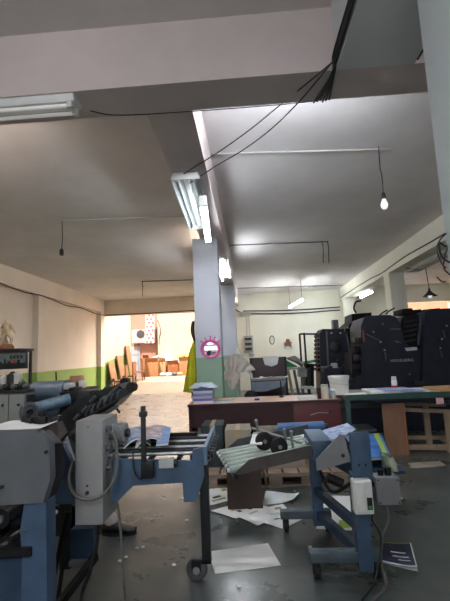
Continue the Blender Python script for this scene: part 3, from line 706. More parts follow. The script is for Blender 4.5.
# tilted roller bed
fl, nl = P(219, 453, Y=3.36), P(230, 470, Y=2.88)
fr, nr = P(306, 437, Y=3.36), P(326, 449, Y=2.88)
for k in range(6):
    s = k / 5
    a, b = nl.lerp(fl, s), nr.lerp(fr, s)
    d_ = (b - a).normalized()
    MB().cyl(a, b, .024, n=14).build('roller', M_roller, t)
    MB().cyl(a - d_ * .018, a, .014, n=10).build('roller_pin', M_white, t)
for s0, s1 in ((.93, .97), (.06, .1)):
    a, b = nl.lerp(nr, s0), fl.lerp(fr, s0); o = Vector((0, 0, -.05))
    bar(a + o, b + o, .03, .04).build('cross_bar', M_iron, t)
def plate(pix, Y, m, th, nm, par, ofs=0):
    q = [P(x, y, Y=Y) for x, y in pix]
    return MB().prism([(v.x, v.z) for v in q], 'y', Y + ofs, Y + ofs + th).build(nm, m, par)
plate([(234, 474), (249, 460), (303, 447), (318, 444), (318, 456), (272, 467), (238, 475)], 2.82, mat('worn brown grey steel', (80, 74, 70), .5, .2, var=.2), .012, 'side_plate', t)
plate([(226, 449), (238, 439), (292, 428), (308, 424), (308, 434), (231, 455)], 3.42, M_greyd, .012, 'side_plate', t)
# levelling wheels on a shaft
sa, sb = P(252, 428, Y=3.2), P(302, 443, Y=2.95)
MB().cyl(sa, sb, .009, n=8).build('wheel_shaft', M_steel, t)
for (x, y) in ((264, 441), (279, 446.5)):
    q = P(x, y, Y=3.02)
    w_ = MB().lathe([(.058, -.016), (.064, -.01), (.064, .01), (.058, .016), (.03, .018)], q, (.35, -1, .1), n=28).build('black_wheel', M_rubber, t)
    MB().cyl(q + Vector((.006, -.02, 0)), q + Vector((.008, -.03, 0)), .014, n=12).build('hub', M_steel, w_)
    MB().cyl(q, q + Vector((.02, .02, .06)), .008, n=8).build('wheel_arm', M_iron, t)
for x, y0, y1 in ((256, 421, 430), (291, 432, 448), (284, 430, 440)):
    a, b = P(x, y0, Y=3.0), P(x + 2, y1, Y=3.0); MB().cyl(a, b, .01, n=8).ball(a, .014, n=8).build('clamp_rod', M_steel, t)
q = P(262, 437, Y=3.15); MB().slab([P(250, 445, Y=2.98), P(262, 445, Y=2.95), P(264, 436, Y=3.2), P(253, 435, Y=3.2)], .01).build('guide_plate', M_white, t)
a, b = P(312, 441, Y=2.78), P(330, 461, Y=2.78)
MB().box((a.x, 2.78, b.z), (b.x + .02, 3.2, a.z), .008).build('blue_housing', M_blue, t)
a, b = P(278, 429, Y=3.55), P(324, 427, Y=3.55)
MB().lathe([(.03, 0), (.048, .005), (.048, .1)], a, (b - a), n=20).cyl(a, b, .048, n=20).build('blue_drum', mat('brighter blue enamel', (46, 96, 150), .4, var=.1), t)
MB().cyl(b, b + (b - a).normalized() * .03, .03, n=12).build('drum_cap', M_black, t)
bar(Vector((a.x + .02, 3.38, a.z - .06)), Vector((a.x + .02, 3.6, a.z - .03)), .03, .03).build('drum_arm', M_blued, t)
bar(Vector((b.x - .02, 3.38, a.z - .06)), Vector((b.x - .02, 3.6, a.z - .03)), .03, .03).build('drum_arm', M_blued, t)
tp = plate([(316, 460), (340, 434.5), (344.5, 436), (350.5, 461.5), (317, 471)], 2.64, M_grey, .012, 'guard_plate', t)
q = P(343, 455.5, Y=2.64); MB().cyl((q.x, 2.637, q.z), (q.x, 2.645, q.z), .012, n=12).build('hole', M_black, tp)
tray_z = .56
MB().box((xf + .05, 2.93, tray_z - .02), (xf + .37, 3.45, tray_z)).build('delivery_tray', M_blued, t)
MB().cyl((.45, 2.7, .6), (.54, 2.7, .56), .03, n=12).build('motor', M_iron, t)
# switch and control boxes
a, b = P(352.5, 478.5, Y=2.6), P(375, 515, Y=2.6)
sw = MB().box((a.x, 2.6, b.z), (b.x, 2.68, a.z - .015), .014, seg=3).box((a.x + .01, 2.585, b.z + .02), (b.x - .045, 2.61, a.z - .02), .012).build('motor_starter', M_plast, t)
MB().box((b.x - .04, 2.592, b.z + .03), (b.x - .01, 2.604, b.z + .1), .003).build('switch', M_black, sw)
MB().box((b.x - .036, 2.588, b.z + .035), (b.x - .014, 2.594, b.z + .055), .002).build('button', mat('green button', (70, 140, 70), .4), sw)
MB().box((xf - .03, 2.66, .5), (xf + .03, 2.7, .56)).build('starter_bracket', M_iron, t)
a, b = P(375.5, 478, Y=2.72), P(402, 505, Y=2.72)
cb_ = MB().box((a.x, 2.72, b.z), (b.x, 2.84, a.z), .006).build('control_box', M_grey, t)
for x_, z_ in ((a.x + .015, a.z - .015), (b.x - .015, a.z - .015), (a.x + .015, b.z + .015), (b.x - .015, b.z + .015)):
    MB().cyl((x_, 2.716, z_), (x_, 2.721, z_), .005, n=8).build('screw', M_black, cb_)
MB().cyl((b.x - .05, 2.78, a.z), (b.x - .05, 2.78, a.z + .045), .022, n=12).build('knob', M_iron, cb_)
MB().cyl((a.x + .05, 2.78, a.z), (a.x + .05, 2.78, a.z + .035), .018, n=12).build('plug', M_iron, cb_)
MB().cyl((b.x, 2.78, b.z + .02), (b.x + .025, 2.78, b.z + .02), .006, n=8).build('lever', M_white, cb_)
bar((xf, 2.76, a.z - .05), (a.x + .03, 2.78, a.z - .05), .03, .03).build('box_arm', M_iron, t)
bx_, bz_ = (a.x + b.x) / 2, b.z
cable('grey cable drooping from the grey control box to the floor', [(bx_, 2.78, bz_ + .005), P(389, 520, Y=2.76), P(383, 535, Y=2.74), P(381, 560, Y=2.72), P(386, 585, z=.012), P(376, 598, z=.012), P(366, 610, z=.012)], .009, M_cableg)
cable('thin black cable from the white switch box to the floor', [(xf + .06, 2.64, .415), P(372, 520, Y=2.66), P(380, 534, Y=2.7), P(380, 555, Y=2.68), P(373, 585, z=.01), P(362, 600, z=.01)], .006)
cable('black hose sagging under the right folding unit', [(xr, yr - .06, .58), P(326, 485, Y=3.1), P(335, 492, Y=2.95), (xf - .05, yf + .0, .55)], .012)
# magazines on the unit
def mag_stack(label, pix, z, th, cover, strip=None, group=None):
    c = [P(x, y, z=z) for x, y in pix]
    t = thing('magazine', label, 'magazine', (sum(v.x for v in c) / 4, sum(v.y for v in c) / 4, z - th), group=group)
    MB().slab([v - Vector((0, 0, .001)) for v in c], -th + .001 if (c[1] - c[0]).cross(c[3] - c[0]).z > 0 else th - .001).build('pages', M_paper, t)
    def bl(u, v, e): p = (c[0] * (1 - u) + c[1] * u) * (1 - v) + (c[3] * (1 - u) + c[2] * u) * v; return (p.x, p.y, z + e)
    MB().grid(lambda u, v: bl(u, v, .0005), 2, 2, .0008).build('cover', cover, t)
    if strip: MB().grid(lambda u, v: bl(.84 + .16 * u, v, .0022), 2, 2).build('strip', strip, t)
    return t
M_ink = mat('blue photo print', (20, 52, 130), .4, var=.3, scale=7, col2=(70, 140, 214))
q = [(345, 435), (379, 434), (389, 457), (362, 459)]
for k in range(4):
    dx = .8 * (3 - k)
    mag_stack(('lowest', 'second lowest', 'second highest', 'topmost')[k] + ' magazine of the blue covered pile on the right folding unit', [(x + dx, y) for x, y in q], tray_z + .016 * (k + 1), .0145, M_ink, M_green if k == 3 else None, 'blue covered magazines on the folding unit')
for k in range(6):
    x0, y0 = 311 + 4.2 * k, 438 - 1.2 * k
    s_ = [(x0 - 8, y0 + 1), (x0 + 15, y0 - 9), (x0 + 24, y0 - 3), (x0 + 3, y0 + 8)]
    mag_stack(('leftmost', 'second from left', 'third from left', 'third from right', 'second from right', 'rightmost')[k] + ' of the fanned out blue and white magazines', s_, .757 + .0065 * k, .006, mat('striped cover', (206, 216, 226), .5, var=.2, scale=16, col2=(50, 96, 170)), None, 'fanned magazines on the folding unit')
q = P(391, 458, Y=2.98)
def bagf(u, v):
    a = u * 2 * PI; r = .045 * (1 - .2 * v) * (1 + .12 * math.sin(3 * a + 4 * v))
    return (q.x + .0 + r * math.cos(a) - .03 * v, 3.0 + .09 * math.sin(a) * (1 + .1 * math.sin(5 * v)), tray_z + .09 * v)
tag(MB().grid(bagf, 24, 8).build('paper_wrapping', mat('pale grey green wrapping', (158, 168, 150), .8, var=.1)), 'pale wrapping paper bunched beside the blue magazine pile', 'paper')

#@@PART3
# ------------------------------------------------------------------ foreground folding machine (left)
def pp(pix, Y): return [(P(x, y, Y=Y).x, P(x, y, Y=Y).z) for x, y in pix]
t = thing('folding_machine', 'large blue and grey folding machine filling the left foreground', 'machine', (-1.2, 2.4, 0))
cv = MB().prism(pp([(-30, 432), (36, 430), (49, 446), (50, 479), (43, 503), (-30, 507)], 2.1), 'y', 2.1, 2.16).build('housing', M_greyl if False else mat('housing grey enamel', (94, 98, 102), .5, var=.12, scale=6), t)
# chamfered right shoulder of the housing
c0 = pp([(36, 430), (49, 446), (50, 479), (43, 503)], 2.1); c1 = [(c0[0][0] + .01, c0[0][1] - .02), (c0[1][0] + .015, c0[1][1] - .015), (c0[2][0] + .015, c0[2][1]), (c0[3][0] + .01, c0[3][1] + .01)]
m = MB(); vs = [(x, 2.16, z) for x, z in c0] + [(x, 2.23, z) for x, z in c1]
m._add(vs, [(0, 1, 5, 4), (1, 2, 6, 5), (2, 3, 7, 6), (4, 5, 6, 7), (0, 3, 2, 1), (0, 4, 7, 3)]); m.build('housing_shoulder', M_iron, t)
for (x, y) in ((2, 487), (46, 452)):
    q = P(x, y, Y=2.095); MB().cyl((q.x, 2.085, q.z), (q.x, 2.105, q.z), .008, n=10).build('screw', M_black, cv)
# leg frames and lower panels
MB().prism(pp([(24, 505), (46, 502), (47, 603), (44, 640), (20, 640), (22, 560), (20, 530)], 2.12), 'y', 2.12, 2.22).build('leg', M_blue, t)
MB().prism(pp([(-40, 560), (24, 558), (24, 640), (-40, 640)], 2.14), 'y', 2.14, 2.2).build('lower_panel', M_blued, t)
MB().prism(pp([(-40, 549), (31, 547), (31, 556), (-40, 558)], 2.11), 'y', 2.1, 2.2).build('ledge', M_iron, t)
MB().prism(pp([(-40, 505), (24, 505), (24, 560), (-40, 560)], 2.35), 'y', 2.32, 2.36).build('inner_panel', M_black, t)
for (x, y, r) in ((5, 516, .05), (10, 541, .042), (-12, 535, .05)):
    q = P(x, y, Y=2.2); g_ = MB().cyl((q.x, 2.16, q.z), (q.x, 2.34, q.z), r, n=20).build('gear', M_iron, t)
    MB().cyl((q.x, 2.145, q.z), (q.x, 2.16, q.z), r * .4, n=12).build('gear_hub', M_steel, g_)
q0, q1 = P(12, 536, Y=2.15), P(26, 530, Y=2.12); MB().tube([q0, q0.lerp(q1, .5) + Vector((0, 0, .008)), q1], .007, n=6).build('lever', M_steel, t)
# blue side plate and dark plates behind the shoulder
MB().prism(pp([(47, 503), (46, 462), (52, 442), (64, 444), (73, 462), (77, 503)], 2.55), 'y', 2.53, 2.57).build('side_plate', M_blue, t)
q = P(56, 512, Y=2.5); MB().ball((q.x, 2.5, q.z), .012, n=10).build('white_knob', M_white, t)
MB().slab([P(46, 420, Y=2.85), P(57, 413, Y=2.85), P(68, 432, Y=2.75), P(58, 442, Y=2.7)], .02).build('dark_cover_plate', M_black, t)
MB().slab([P(52, 440, Y=2.7), P(66, 431, Y=2.8), P(80, 450, Y=2.8), P(76, 462, Y=2.7)], .03).build('lower_cover_plate', M_iron, t)
MB().prism(pp([(44, 505), (100, 505), (100, 535), (44, 535)], 2.95), 'y', 2.93, 2.97).build('void_sheet', M_black, t)  # black sheet standing in for the shade of the hollow interior
MB().prism(pp([(74, 526), (97, 524), (97, 560), (74, 561)], 2.8), 'y', 2.74, 2.82).build('motor_box', M_blued, t)
bar(P(47, 620, Y=2.3), P(96, 556, Y=2.75), .035, .045).build('floor_strut', M_iron, t)
for (xa, ya, xb, yb) in ((50, 600, 66, 512), (58, 600, 70, 512)):
    bar(P(xa, ya, Y=2.5), P(xb, yb, Y=2.6), .014, .02).build('brace_rod', M_iron, t)
q0, q1 = P(72, 560, Y=2.75), P(92, 557, Y=2.75); MB().box((q0.x, 2.7, q0.z - .015), (q1.x, 2.76, q0.z + .012)).build('steel_step', M_steel, t)
MB().prism(pp([(62, 500), (72, 500), (72, 600), (62, 600)], 2.9), 'y', 2.86, 2.9).build('rear_leg', M_black, t)
# transfer table going right
Yp = 2.4
MB().prism(pp([(112, 458), (192, 460), (193, 449), (203, 446.5), (204.5, 476), (196, 501), (184, 501), (183, 482), (134, 485), (117, 502), (112, 502)], Yp), 'y', Yp - .015, Yp).build('side_panel', M_blue, t)
Yb = 3.0
fb = pp([(112, 436), (206, 434), (207, 446), (112, 450)], Yb)
MB().prism(fb, 'y', Yb, Yb + .015).build('far_panel', M_blue, t)
xe = P(203, 447, Y=Yp).x; ze = P(203, 447, Y=Yp).z
e1 = P(215, 425.5, Y=2.98)
m = MB(); xe2 = xe + .0
m._add([(xe, Yp, ze), (xe, 2.98, e1.z), (xe, 2.98, e1.z - .16), (xe, Yp, ze - .1), (xe + .02, Yp, ze), (xe + .02, 2.98, e1.z), (xe + .02, 2.98, e1.z - .16), (xe + .02, Yp, ze - .1)],
       [(0, 1, 2, 3), (7, 6, 5, 4), (0, 4, 5, 1), (1, 5, 6, 2), (2, 6, 7, 3), (3, 7, 4, 0)])
m.build('end_plate', mat('pale machine blue', (104, 130, 152), .45, var=.1), t)
zt = ze - .045
xl = P(112, 458, Y=Yp).x - .15
for k in range(7):
    yy = Yp + .06 + k * .082
    MB().cyl((xl, yy, zt), (xe, yy, zt), .011 + .005 * (k % 2), n=10).build('deck_bar', M_steel if k % 2 == 0 else M_iron, t)
for k in range(4):
    xx = xl + .2 + k * .17
    MB().box((xx - .012, Yp + .02, zt - .03), (xx + .012, Yb, zt - .012)).build('cross_bar', M_iron, t)
for k in range(6):
    yy = Yp + .08 + k * .085
    MB().cyl((xe + .02, yy, ze - .06), (xe + .05, yy, ze - .06), .022, n=14).build('end_roller', M_iron, t)
q = P(168, 463, Y=Yp - .03)
b_ = MB().box((q.x - .05, Yp - .05, q.z - .025), (q.x + .035, Yp - .015, q.z + .03), .005).build('latch_block', M_greyl, t)
MB().cyl((q.x + .035, Yp - .03, q.z), (q.x + .055, Yp - .03, q.z), .022, n=12).build('latch_knob', M_black, b_)
q = P(149, 470, Y=Yp - .03); MB().box((q.x - .04, Yp - .06, q.z - .04), (q.x + .03, Yp - .015, q.z + .05), .006).build('clamp', M_iron, t)
a, b = P(143, 406, Y=Yp - .03), P(147, 470, Y=Yp - .03)
MB().box((a.x - .012, Yp - .045, b.z), (a.x + .014, Yp - .02, a.z), .003).build('upright_post', M_black, t)
MB().box((a.x - .02, Yp - .05, a.z - .06), (a.x + .024, Yp - .018, a.z - .03), .003).build('post_clamp', M_black, t)
MB().box((xl + .1, Yb - .1, zt + .01), (xe - .1, Yb - .07, zt + .035)).build('paper_guide', M_iron, t)
# leg with wheel
lx = P(205, 500, Y=2.72).x
MB().box((lx - .028, 2.69, .11), (lx + .028, 2.75, ze - .06), .004).build('table_leg', M_black, t)
MB().box((lx - .05, 2.66, ze - .16), (lx + .05, 2.78, ze - .1), .006).build('leg_bracket', M_black, t)
wx = P(197, 566, Y=2.72).x; f_ = MB().box((wx - .035, 2.69, .1), (lx + .03, 2.75, .13), .008).box((wx - .03, 2.685, .06), (wx + .03, 2.692, .12)).box((wx - .03, 2.748, .06), (wx + .03, 2.755, .12)).build('caster', M_iron, t)
MB().lathe([(.058, -.024), (.068, -.016), (.068, .016), (.058, .024)], (wx, 2.72, .068), (0, 1, 0), n=28).build('wheel', M_greyd, f_)
MB().cyl((wx, 2.68, .068), (wx, 2.76, .068), .022, n=14).build('axle', M_steel, f_)
# magazines on the transfer table
for k, (pix, lab, mm) in enumerate((
    ([(126, 431), (148, 429), (150, 444), (124, 447)], 'pale blue printed sheet at the left on the transfer table', mat('pale blue print', (150, 176, 206), .5, var=.25, scale=20, col2=(60, 76, 110))),
    ([(141, 430), (170, 427), (165, 443), (136, 446)], 'magazine with brown lettering curled on the transfer table', mat('brown lettered print', (196, 200, 214), .5, scale=26, col2=(110, 56, 48))),
    ([(160, 428), (171, 427), (168, 443), (156, 444)], 'blue edged sheet beside the brown lettered magazine', mat('sky blue print', (108, 150, 206), .5, var=.2, scale=16)))):
    c = [P(x, y, z=zt + .03 + .02 * k) for x, y in pix]
    tt = thing('magazine', lab, 'magazine', (sum(v.x for v in c) / 4, sum(v.y for v in c) / 4, zt + .02), group='printed sheets on the transfer table')
    def bl(u, v, e=0): p = (c[0] * (1 - u) + c[1] * u) * (1 - v) + (c[3] * (1 - u) + c[2] * u) * v; return (p.x, p.y, p.z - .012 + .045 * math.sin(PI * u) * (.6 + .4 * v) * (k < 2) + e)
    MB().grid(lambda u, v: bl(u, v), 12, 4, .008).build('pages', M_paper, tt)
    MB().grid(lambda u, v: bl(u, v, .0095), 12, 4, .001).build('cover', mm, tt)
# delivery arms
MB().prism(pp([(54, 434), (64, 414), (82, 399), (99, 391), (123, 383), (130, 391), (119, 404), (106, 413), (95, 420), (77, 433), (64, 448)], 3.15), 'y', 3.04, 3.3).build('delivery_carriage', M_iron, t)
for k, (xa, ya, xb, yb, Y_) in enumerate(((68, 420, 127, 382, 3.32), (76, 421, 134, 387, 3.02))):
    a, b = P(xa, ya, Y=Y_), P(xb, yb, Y=Y_)
    am = bar(a, b, .05, .05).build('delivery_arm', M_black, t)
    MB().cyl(b + Vector((-.015, -.035, .0)), b + Vector((-.015, .035, .0)), .036, n=18).build('arm_end_wheel', M_rubber, am)
    bar(a + Vector((.12, -.02, .055)), b + Vector((-.1, -.02, .03)), .016, .016).build('arm_rail', M_greyd, am)
    for s_ in (.22, .5): q = a.lerp(b, s_); MB().box((q.x - .03, q.y - .035, q.z + .01), (q.x + .03, q.y + .035, q.z + .055), .008, (0, -.5, 0)).build('arm_clamp', M_greyd, am)
for k in range(12):
    a = P(84 + 3.1 * k, 412.5 - 1.75 * k, Y=3.0)
    MB().box((a.x - .006, 2.98, a.z - .035), (a.x + .006, 3.04, a.z + .025), .002, (0, .35, 0)).build('delivery_finger', M_greyd if k % 2 else M_iron, t)
bar(P(66, 436, Y=3.0), P(118, 406, Y=3.0), .03, .025).build('lower_rail', M_greyd, t)
bar(P(113, 403, Y=3.02), P(120, 413, Y=3.02), .014, .014).build('arm_hook', M_iron, t)
for (x, y) in ((82, 412), (74, 420), (90, 402)):
    q = P(x, y, Y=2.98); MB().cyl(q, q + Vector((.04, 0, .04)), .014, n=8).build('clamp_screw', M_greyd, t)
bar(P(68, 432, Y=3.15), P(60, 505, Y=3.15), .06, .08).build('arm_stand', M_iron, t)
# control box
a, b = P(75.5, 421, Y=2.36), P(103, 525, Y=2.36)
cb_ = MB().box((a.x, 2.36, b.z), (b.x, 2.62, a.z), .008).build('control_box', mat('control box grey', (136, 136, 136), .45, var=.06, scale=6), t)
for (x, y, r) in ((87, 493, .011), (87, 486, .006), (88, 427, .004)):
    q = P(x, y, Y=2.355); MB().cyl((q.x, 2.352, q.z), (q.x, 2.361, q.z), r, n=12).build('box_lock', M_black, cb_)
for k in range(5):
    zz = a.z - .06 - k * .055
    MB().cyl((b.x, 2.42 + .05 * (k % 2), zz), (b.x + .03, 2.42 + .05 * (k % 2), zz), .018, n=12).build('cable_gland', M_greyd, cb_)
q = P(116, 432, Y=2.6)
mo = MB().cyl((b.x + .0, 2.56, q.z), (b.x + .075, 2.56, q.z), .062, n=24).build('motor', M_grey, t)
for k in range(5): MB().lathe([(.062, 0), (.067, .002), (.067, .006), (.062, .008)], (b.x + .012 + k * .012, 2.56, q.z), (1, 0, 0), n=24).build('cooling_fin', M_grey, mo)
MB().cyl((b.x + .075, 2.56, q.z), (b.x + .095, 2.56, q.z), .026, n=14).build('shaft_cap', M_iron, mo)
q = P(114, 455, Y=2.55); MB().box((b.x, 2.5, q.z - .07), (b.x + .06, 2.6, q.z + .015), .012).build('terminal_box', M_grey, t)
Yc = 2.31
cable('thick grey cable looping round the front of the grey control box', [P(112, 440, Y=2.38), P(117, 452, Y=2.36), P(116, 474, Y=2.34), P(108, 490, Y=Yc), P(97, 498, Y=Yc), P(83, 499, Y=Yc), P(73, 492, Y=2.33), P(69, 478, Y=2.38), P(73, 462, Y=2.46)], .0095, M_cableg)
cable('grey cable hanging straight down from the control box to the floor', [P(117, 470, Y=2.45), P(115, 490, Y=2.43), P(119, 515, Y=2.42), P(122, 550, Y=2.4), P(124, 585, Y=2.39), P(125, 601, z=.015), P(128, 640, z=.015)], .008, M_cableg)
cable('second grey cable curling down the side of the control box', [P(108, 430, Y=2.4), P(114, 436, Y=2.37), P(117, 448, Y=2.36), P(111, 462, Y=2.37), P(114, 480, Y=2.4)], .008, M_cableg)
cable('dark cable winding down to the floor below the control box', [P(99, 525, Y=2.5), P(97, 545, Y=2.5), P(92, 560, Y=2.5), P(90, 572, Y=2.48), P(83, 590, z=.012), P(80, 615, z=.012)], .011)
cable('thin black cable hanging along the transfer table side', [P(133, 452, Y=Yp - .03), P(134, 470, Y=Yp - .04), P(140, 479, Y=Yp - .04), P(147, 474, Y=Yp - .05)], .005)
# paper lying on the housing
c = [P(x, y, z=.0 + P(20, 431, Y=2.15).z) for x, y in ((-8, 433), (30, 431), (36, 426), (-4, 426))]
zh = P(20, 431, Y=2.1).z + .004
tag(MB().grid(lambda u, v: (-1.42 + u * .30, 2.11 + v * .2, zh + .005 + .012 * math.sin(u * 7) * v + .03 * max(0, .35 - u)), 16, 8, .003).build('paper_sheet', M_paper), 'crumpled white paper on top of the grey machine housing', 'paper')
for k in range(3):
    q = Vector((-1.3 + .075 * k, 2.31 + .02 * k, zh)); tag(MB().box((q.x - .03, q.y - .02, zh), (q.x + .03, q.y + .02, zh + .035), .006).cyl((q.x, q.y, zh + .03), (q.x, q.y, zh + .055), .012, n=10).build('loose_fitting', M_iron), 'small dark metal fitting lying behind the paper on the housing', 'fitting', 'metal fittings on the housing')
# shoe on the floor
q = P(119, 534, z=0)
t = thing('shoe', 'black shoe with pale cloth in it on the floor behind the control box', 'shoe', (q.x, q.y, 0))
def shoe(u, v):
    a = v * 2 * PI; L = .28; x = (u - .5) * L
    w_ = .052 * (math.sin(PI * min(1, max(.0, u * .94 + .03))) ** .35) * (1 - .18 * math.cos((u - .35) * 5))
    hgt = .085 - .05 * min(1, max(0, (u - .35) * 2.0))
    z_ = .018 + (hgt * (.5 + .5 * math.sin(a)))
    return (q.x + x, q.y + w_ * math.cos(a), z_)
MB().grid(shoe, 20, 18).build('upper', M_black, t)
MB().prism([(q.x + .145 * math.cos(a), q.y + .052 * math.sin(a)) for a in [k * PI / 12 for k in range(24)]], 'z', 0, .02).build('sole', M_rubber, t)
MB().lathe([(.03, .05), (.045, .09), (.042, .13), (.028, .17), (.01, .18)], (q.x - .07, q.y, 0), n=16, sq=(1.2, .9)).build('cloth_stuffing', M_cloth, t)

# ------------------------------------------------------------------ machines further back at the left
t = thing('feeder_cabinet', 'grey two door machine cabinet at the left edge behind the folding machine', 'cabinet', (-2.2, 3.85, 0))
a, b = P(-22, 395, Y=3.6), P(25, 393, Y=3.6)
MB().box((a.x, 3.62, .1), (b.x, 3.78, a.z), .006).build('body', M_greyd, t)
xm = P(8.5, 400, Y=3.6).x
for (x0, x1) in ((a.x + .005, xm - .004), (xm + .004, b.x - .005)):
    d_ = MB().box((x0, 3.6, .12), (x1, 3.62, a.z - .01), .004).build('door', mat('dull cabinet grey', (118, 124, 120), .5, var=.1, scale=5), t)
    MB().cyl((x1 - .05, 3.585, a.z - .1), (x1 - .05, 3.6, a.z - .1), .012, n=10).build('door_lock', M_black, d_)
MB().box((b.x, 3.64, .2), (b.x + .01, 3.76, a.z - .02)).build('side_panel', M_black, t)
MB().box((a.x, 3.64, a.z), (b.x, 3.77, a.z + .03), .006).build('top_rail', M_black, t)
for k in range(7):
    xx = a.x + .05 + k * (b.x - a.x - .1) / 6
    MB().cyl((xx, 3.67, a.z + .055), (xx + .04, 3.67, a.z + .055), .03, n=14).build('roller_head', M_iron if k % 2 else M_greyd, t)
MB().cyl((a.x, 3.67, a.z + .06), (b.x, 3.67, a.z + .06), .012, n=8).build('roller_shaft', M_steel, t)
t = thing('roller_unit', 'blue machine unit with big steel drum and handwheel behind the folding machine', 'machine', (-2.0, 4.1, 0))
a, b = P(34, 392, Y=4.2), P(66, 390, Y=4.2)
MB().cyl(a, b, .105, n=28).build('drum', mat('scuffed blue steel', (104, 122, 140), .4, .15, var=.2, scale=8), t)
MB().cyl(a - Vector((.04, 0, 0)), a, .075, n=20).build('drum_flange', M_blued, t)
MB().cyl(b, b + Vector((.05, 0, 0)), .05, n=16).build('drum_flange', M_iron, t)
a2, b2 = P(28, 410, Y=3.7), P(70, 399, Y=3.9)
MB().cyl(a2, b2, .055, n=20).build('lower_roller', mat('worn light blue enamel', (112, 140, 160), .4, .2, var=.25, scale=16), t)
q = P(29, 412, Y=3.5)
ax_ = Vector((.8, -.55, .1)).normalized()
hw = MB().lathe([(.03, -.02), (.082, -.012), (.088, 0), (.082, .012), (.06, .016), (.05, .004), (.03, .004)], q, ax_, n=28).build('handwheel', M_greyd, t)
MB().cyl(q - ax_ * .03, q + ax_ * .03, .026, n=14).build('hub', M_iron, hw)
MB().box((-2.42, 4.1, .1), (-1.75, 4.35, .98), .01).build('frame', M_blued, t)
MB().box((-1.98, 3.66, .1), (-1.5, 3.95, .86), .01).build('base', M_black, t)
MB().box((P(66, 395, Y=4.1).x, 3.95, .6), (P(96, 395, Y=4.1).x, 4.2, P(80, 390, Y=4.1).z), .02).build('gear_case', M_iron, t)
for (x, y, w_, h_, mm) in ((70, 384, .07, .05, M_greyl), (76, 388, .09, .04, M_iron), (62, 396, .08, .05, M_iron)):
    q = P(x, y, Y=4.1); MB().box((q.x - w_ / 2, 4.02, q.z - h_), (q.x + w_ / 2, 4.16, q.z + h_ * .3), .01).build('bearing_block', mm, t)
q = P(56, 372, Y=4.2); q2 = P(56.5, 384, Y=4.2); MB().cyl(q2, q, .008, n=8).build('guide_pin', M_black, t)
# coloured small things near the wall
for k, (x, y, w_, h_, mm, lab) in enumerate(((70, 381, .16, .14, mat('rust orange box', (176, 104, 60), .6), 'rust orange box on the crate by the green dado'), (77, 382, .17, .2, mat('old rose box', (190, 140, 120), .6), 'old rose box on the crate by the green dado'), (81, 384, .1, .12, M_plast, 'white box on the crate by the green dado'))):
    q = P(x, y, Y=6.6); tag(MB().box((q.x - w_ / 2, 6.5, .95), (q.x + w_ / 2, 6.7, .95 + h_), .01).build('small_box', mm), lab, 'box')
q0, q1 = P(62, 385, Y=6.6), P(92, 385, Y=6.6)
t = thing('side_cabinet', 'dark cabinet carrying small boxes near the green dado', 'cabinet', ((q0.x + q1.x) / 2, 6.65, 0))
MB().box((q0.x, 6.4, .02), (q1.x, 6.9, .93), .008).build('body', M_greyd, t); MB().box((q0.x - .01, 6.38, .93), (q1.x + .01, 6.92, .95)).build('top', M_black, t)
MB().box((q0.x + .02, 6.385, .06), (q1.x - .02, 6.4, .9)).build('door', M_greyd, t)

# rack with screen and statue
Ym = 4.35
a, b = P(-14, 350.5, Y=Ym), P(26.5, 368.5, Y=Ym)
t = thing('display_rack', 'black rack at the left edge with a framed screen hanging under its top shelf', 'rack', ((a.x + b.x) / 2, Ym, 0))
zs = P(8, 351, Y=Ym).z
MB().box((a.x, Ym, zs), (P(20, 350, Y=Ym).x, Ym + .3, zs + .025), .004).build('top_shelf', M_black, t)
MB().box((a.x, Ym + .04, zs - .02), (b.x, Ym + .07, zs)).build('hanging_rail', M_black, t)
for xx in (a.x + .02, b.x - .03):
    MB().box((xx - .012, Ym + .12, 0), (xx + .012, Ym + .145, zs)).build('post', M_black, t)
fm = MB().box((a.x, Ym, b.z), (b.x, Ym + .03, a.z - .03), .004).build('screen_frame', M_black, t)
scm = lambda n_, c_, e_: emit(n_, c_, e_)
x0, x1, z0, z1 = a.x + .015, b.x - .015, b.z + .015, a.z - .045
MB().box((x0, Ym - .004, z0), (x1, Ym, z1)).build('screen', mat('screen sky', (96, 112, 114), .3, var=.3, scale=20), fm)
def sq(u0, v0, u1, v1, m, nm):
    MB().box((x0 + (x1 - x0) * u0, Ym - .006, z0 + (z1 - z0) * v0), (x0 + (x1 - x0) * u1, Ym - .004, z0 + (z1 - z0) * v1)).build(nm, m, fm)
dkt = mat('screen dark teal', (16, 30, 32), .3); rdt = mat('screen red', (150, 44, 40), .3)
sq(.0, .0, 1, .32, dkt, 'picture_ground')
rr = random.Random(3)
for k in range(7):
    u = .1 + .115 * k; sq(u, .25, u + .05 + .04 * rr.random(), .45 + .2 * rr.random(), (dkt, rdt)[k % 4 == 1], 'picture_tree')
for k in range(4): sq(.6 + .09 * k, .62, .66 + .09 * k, .85, M_black, 'picture_sign')
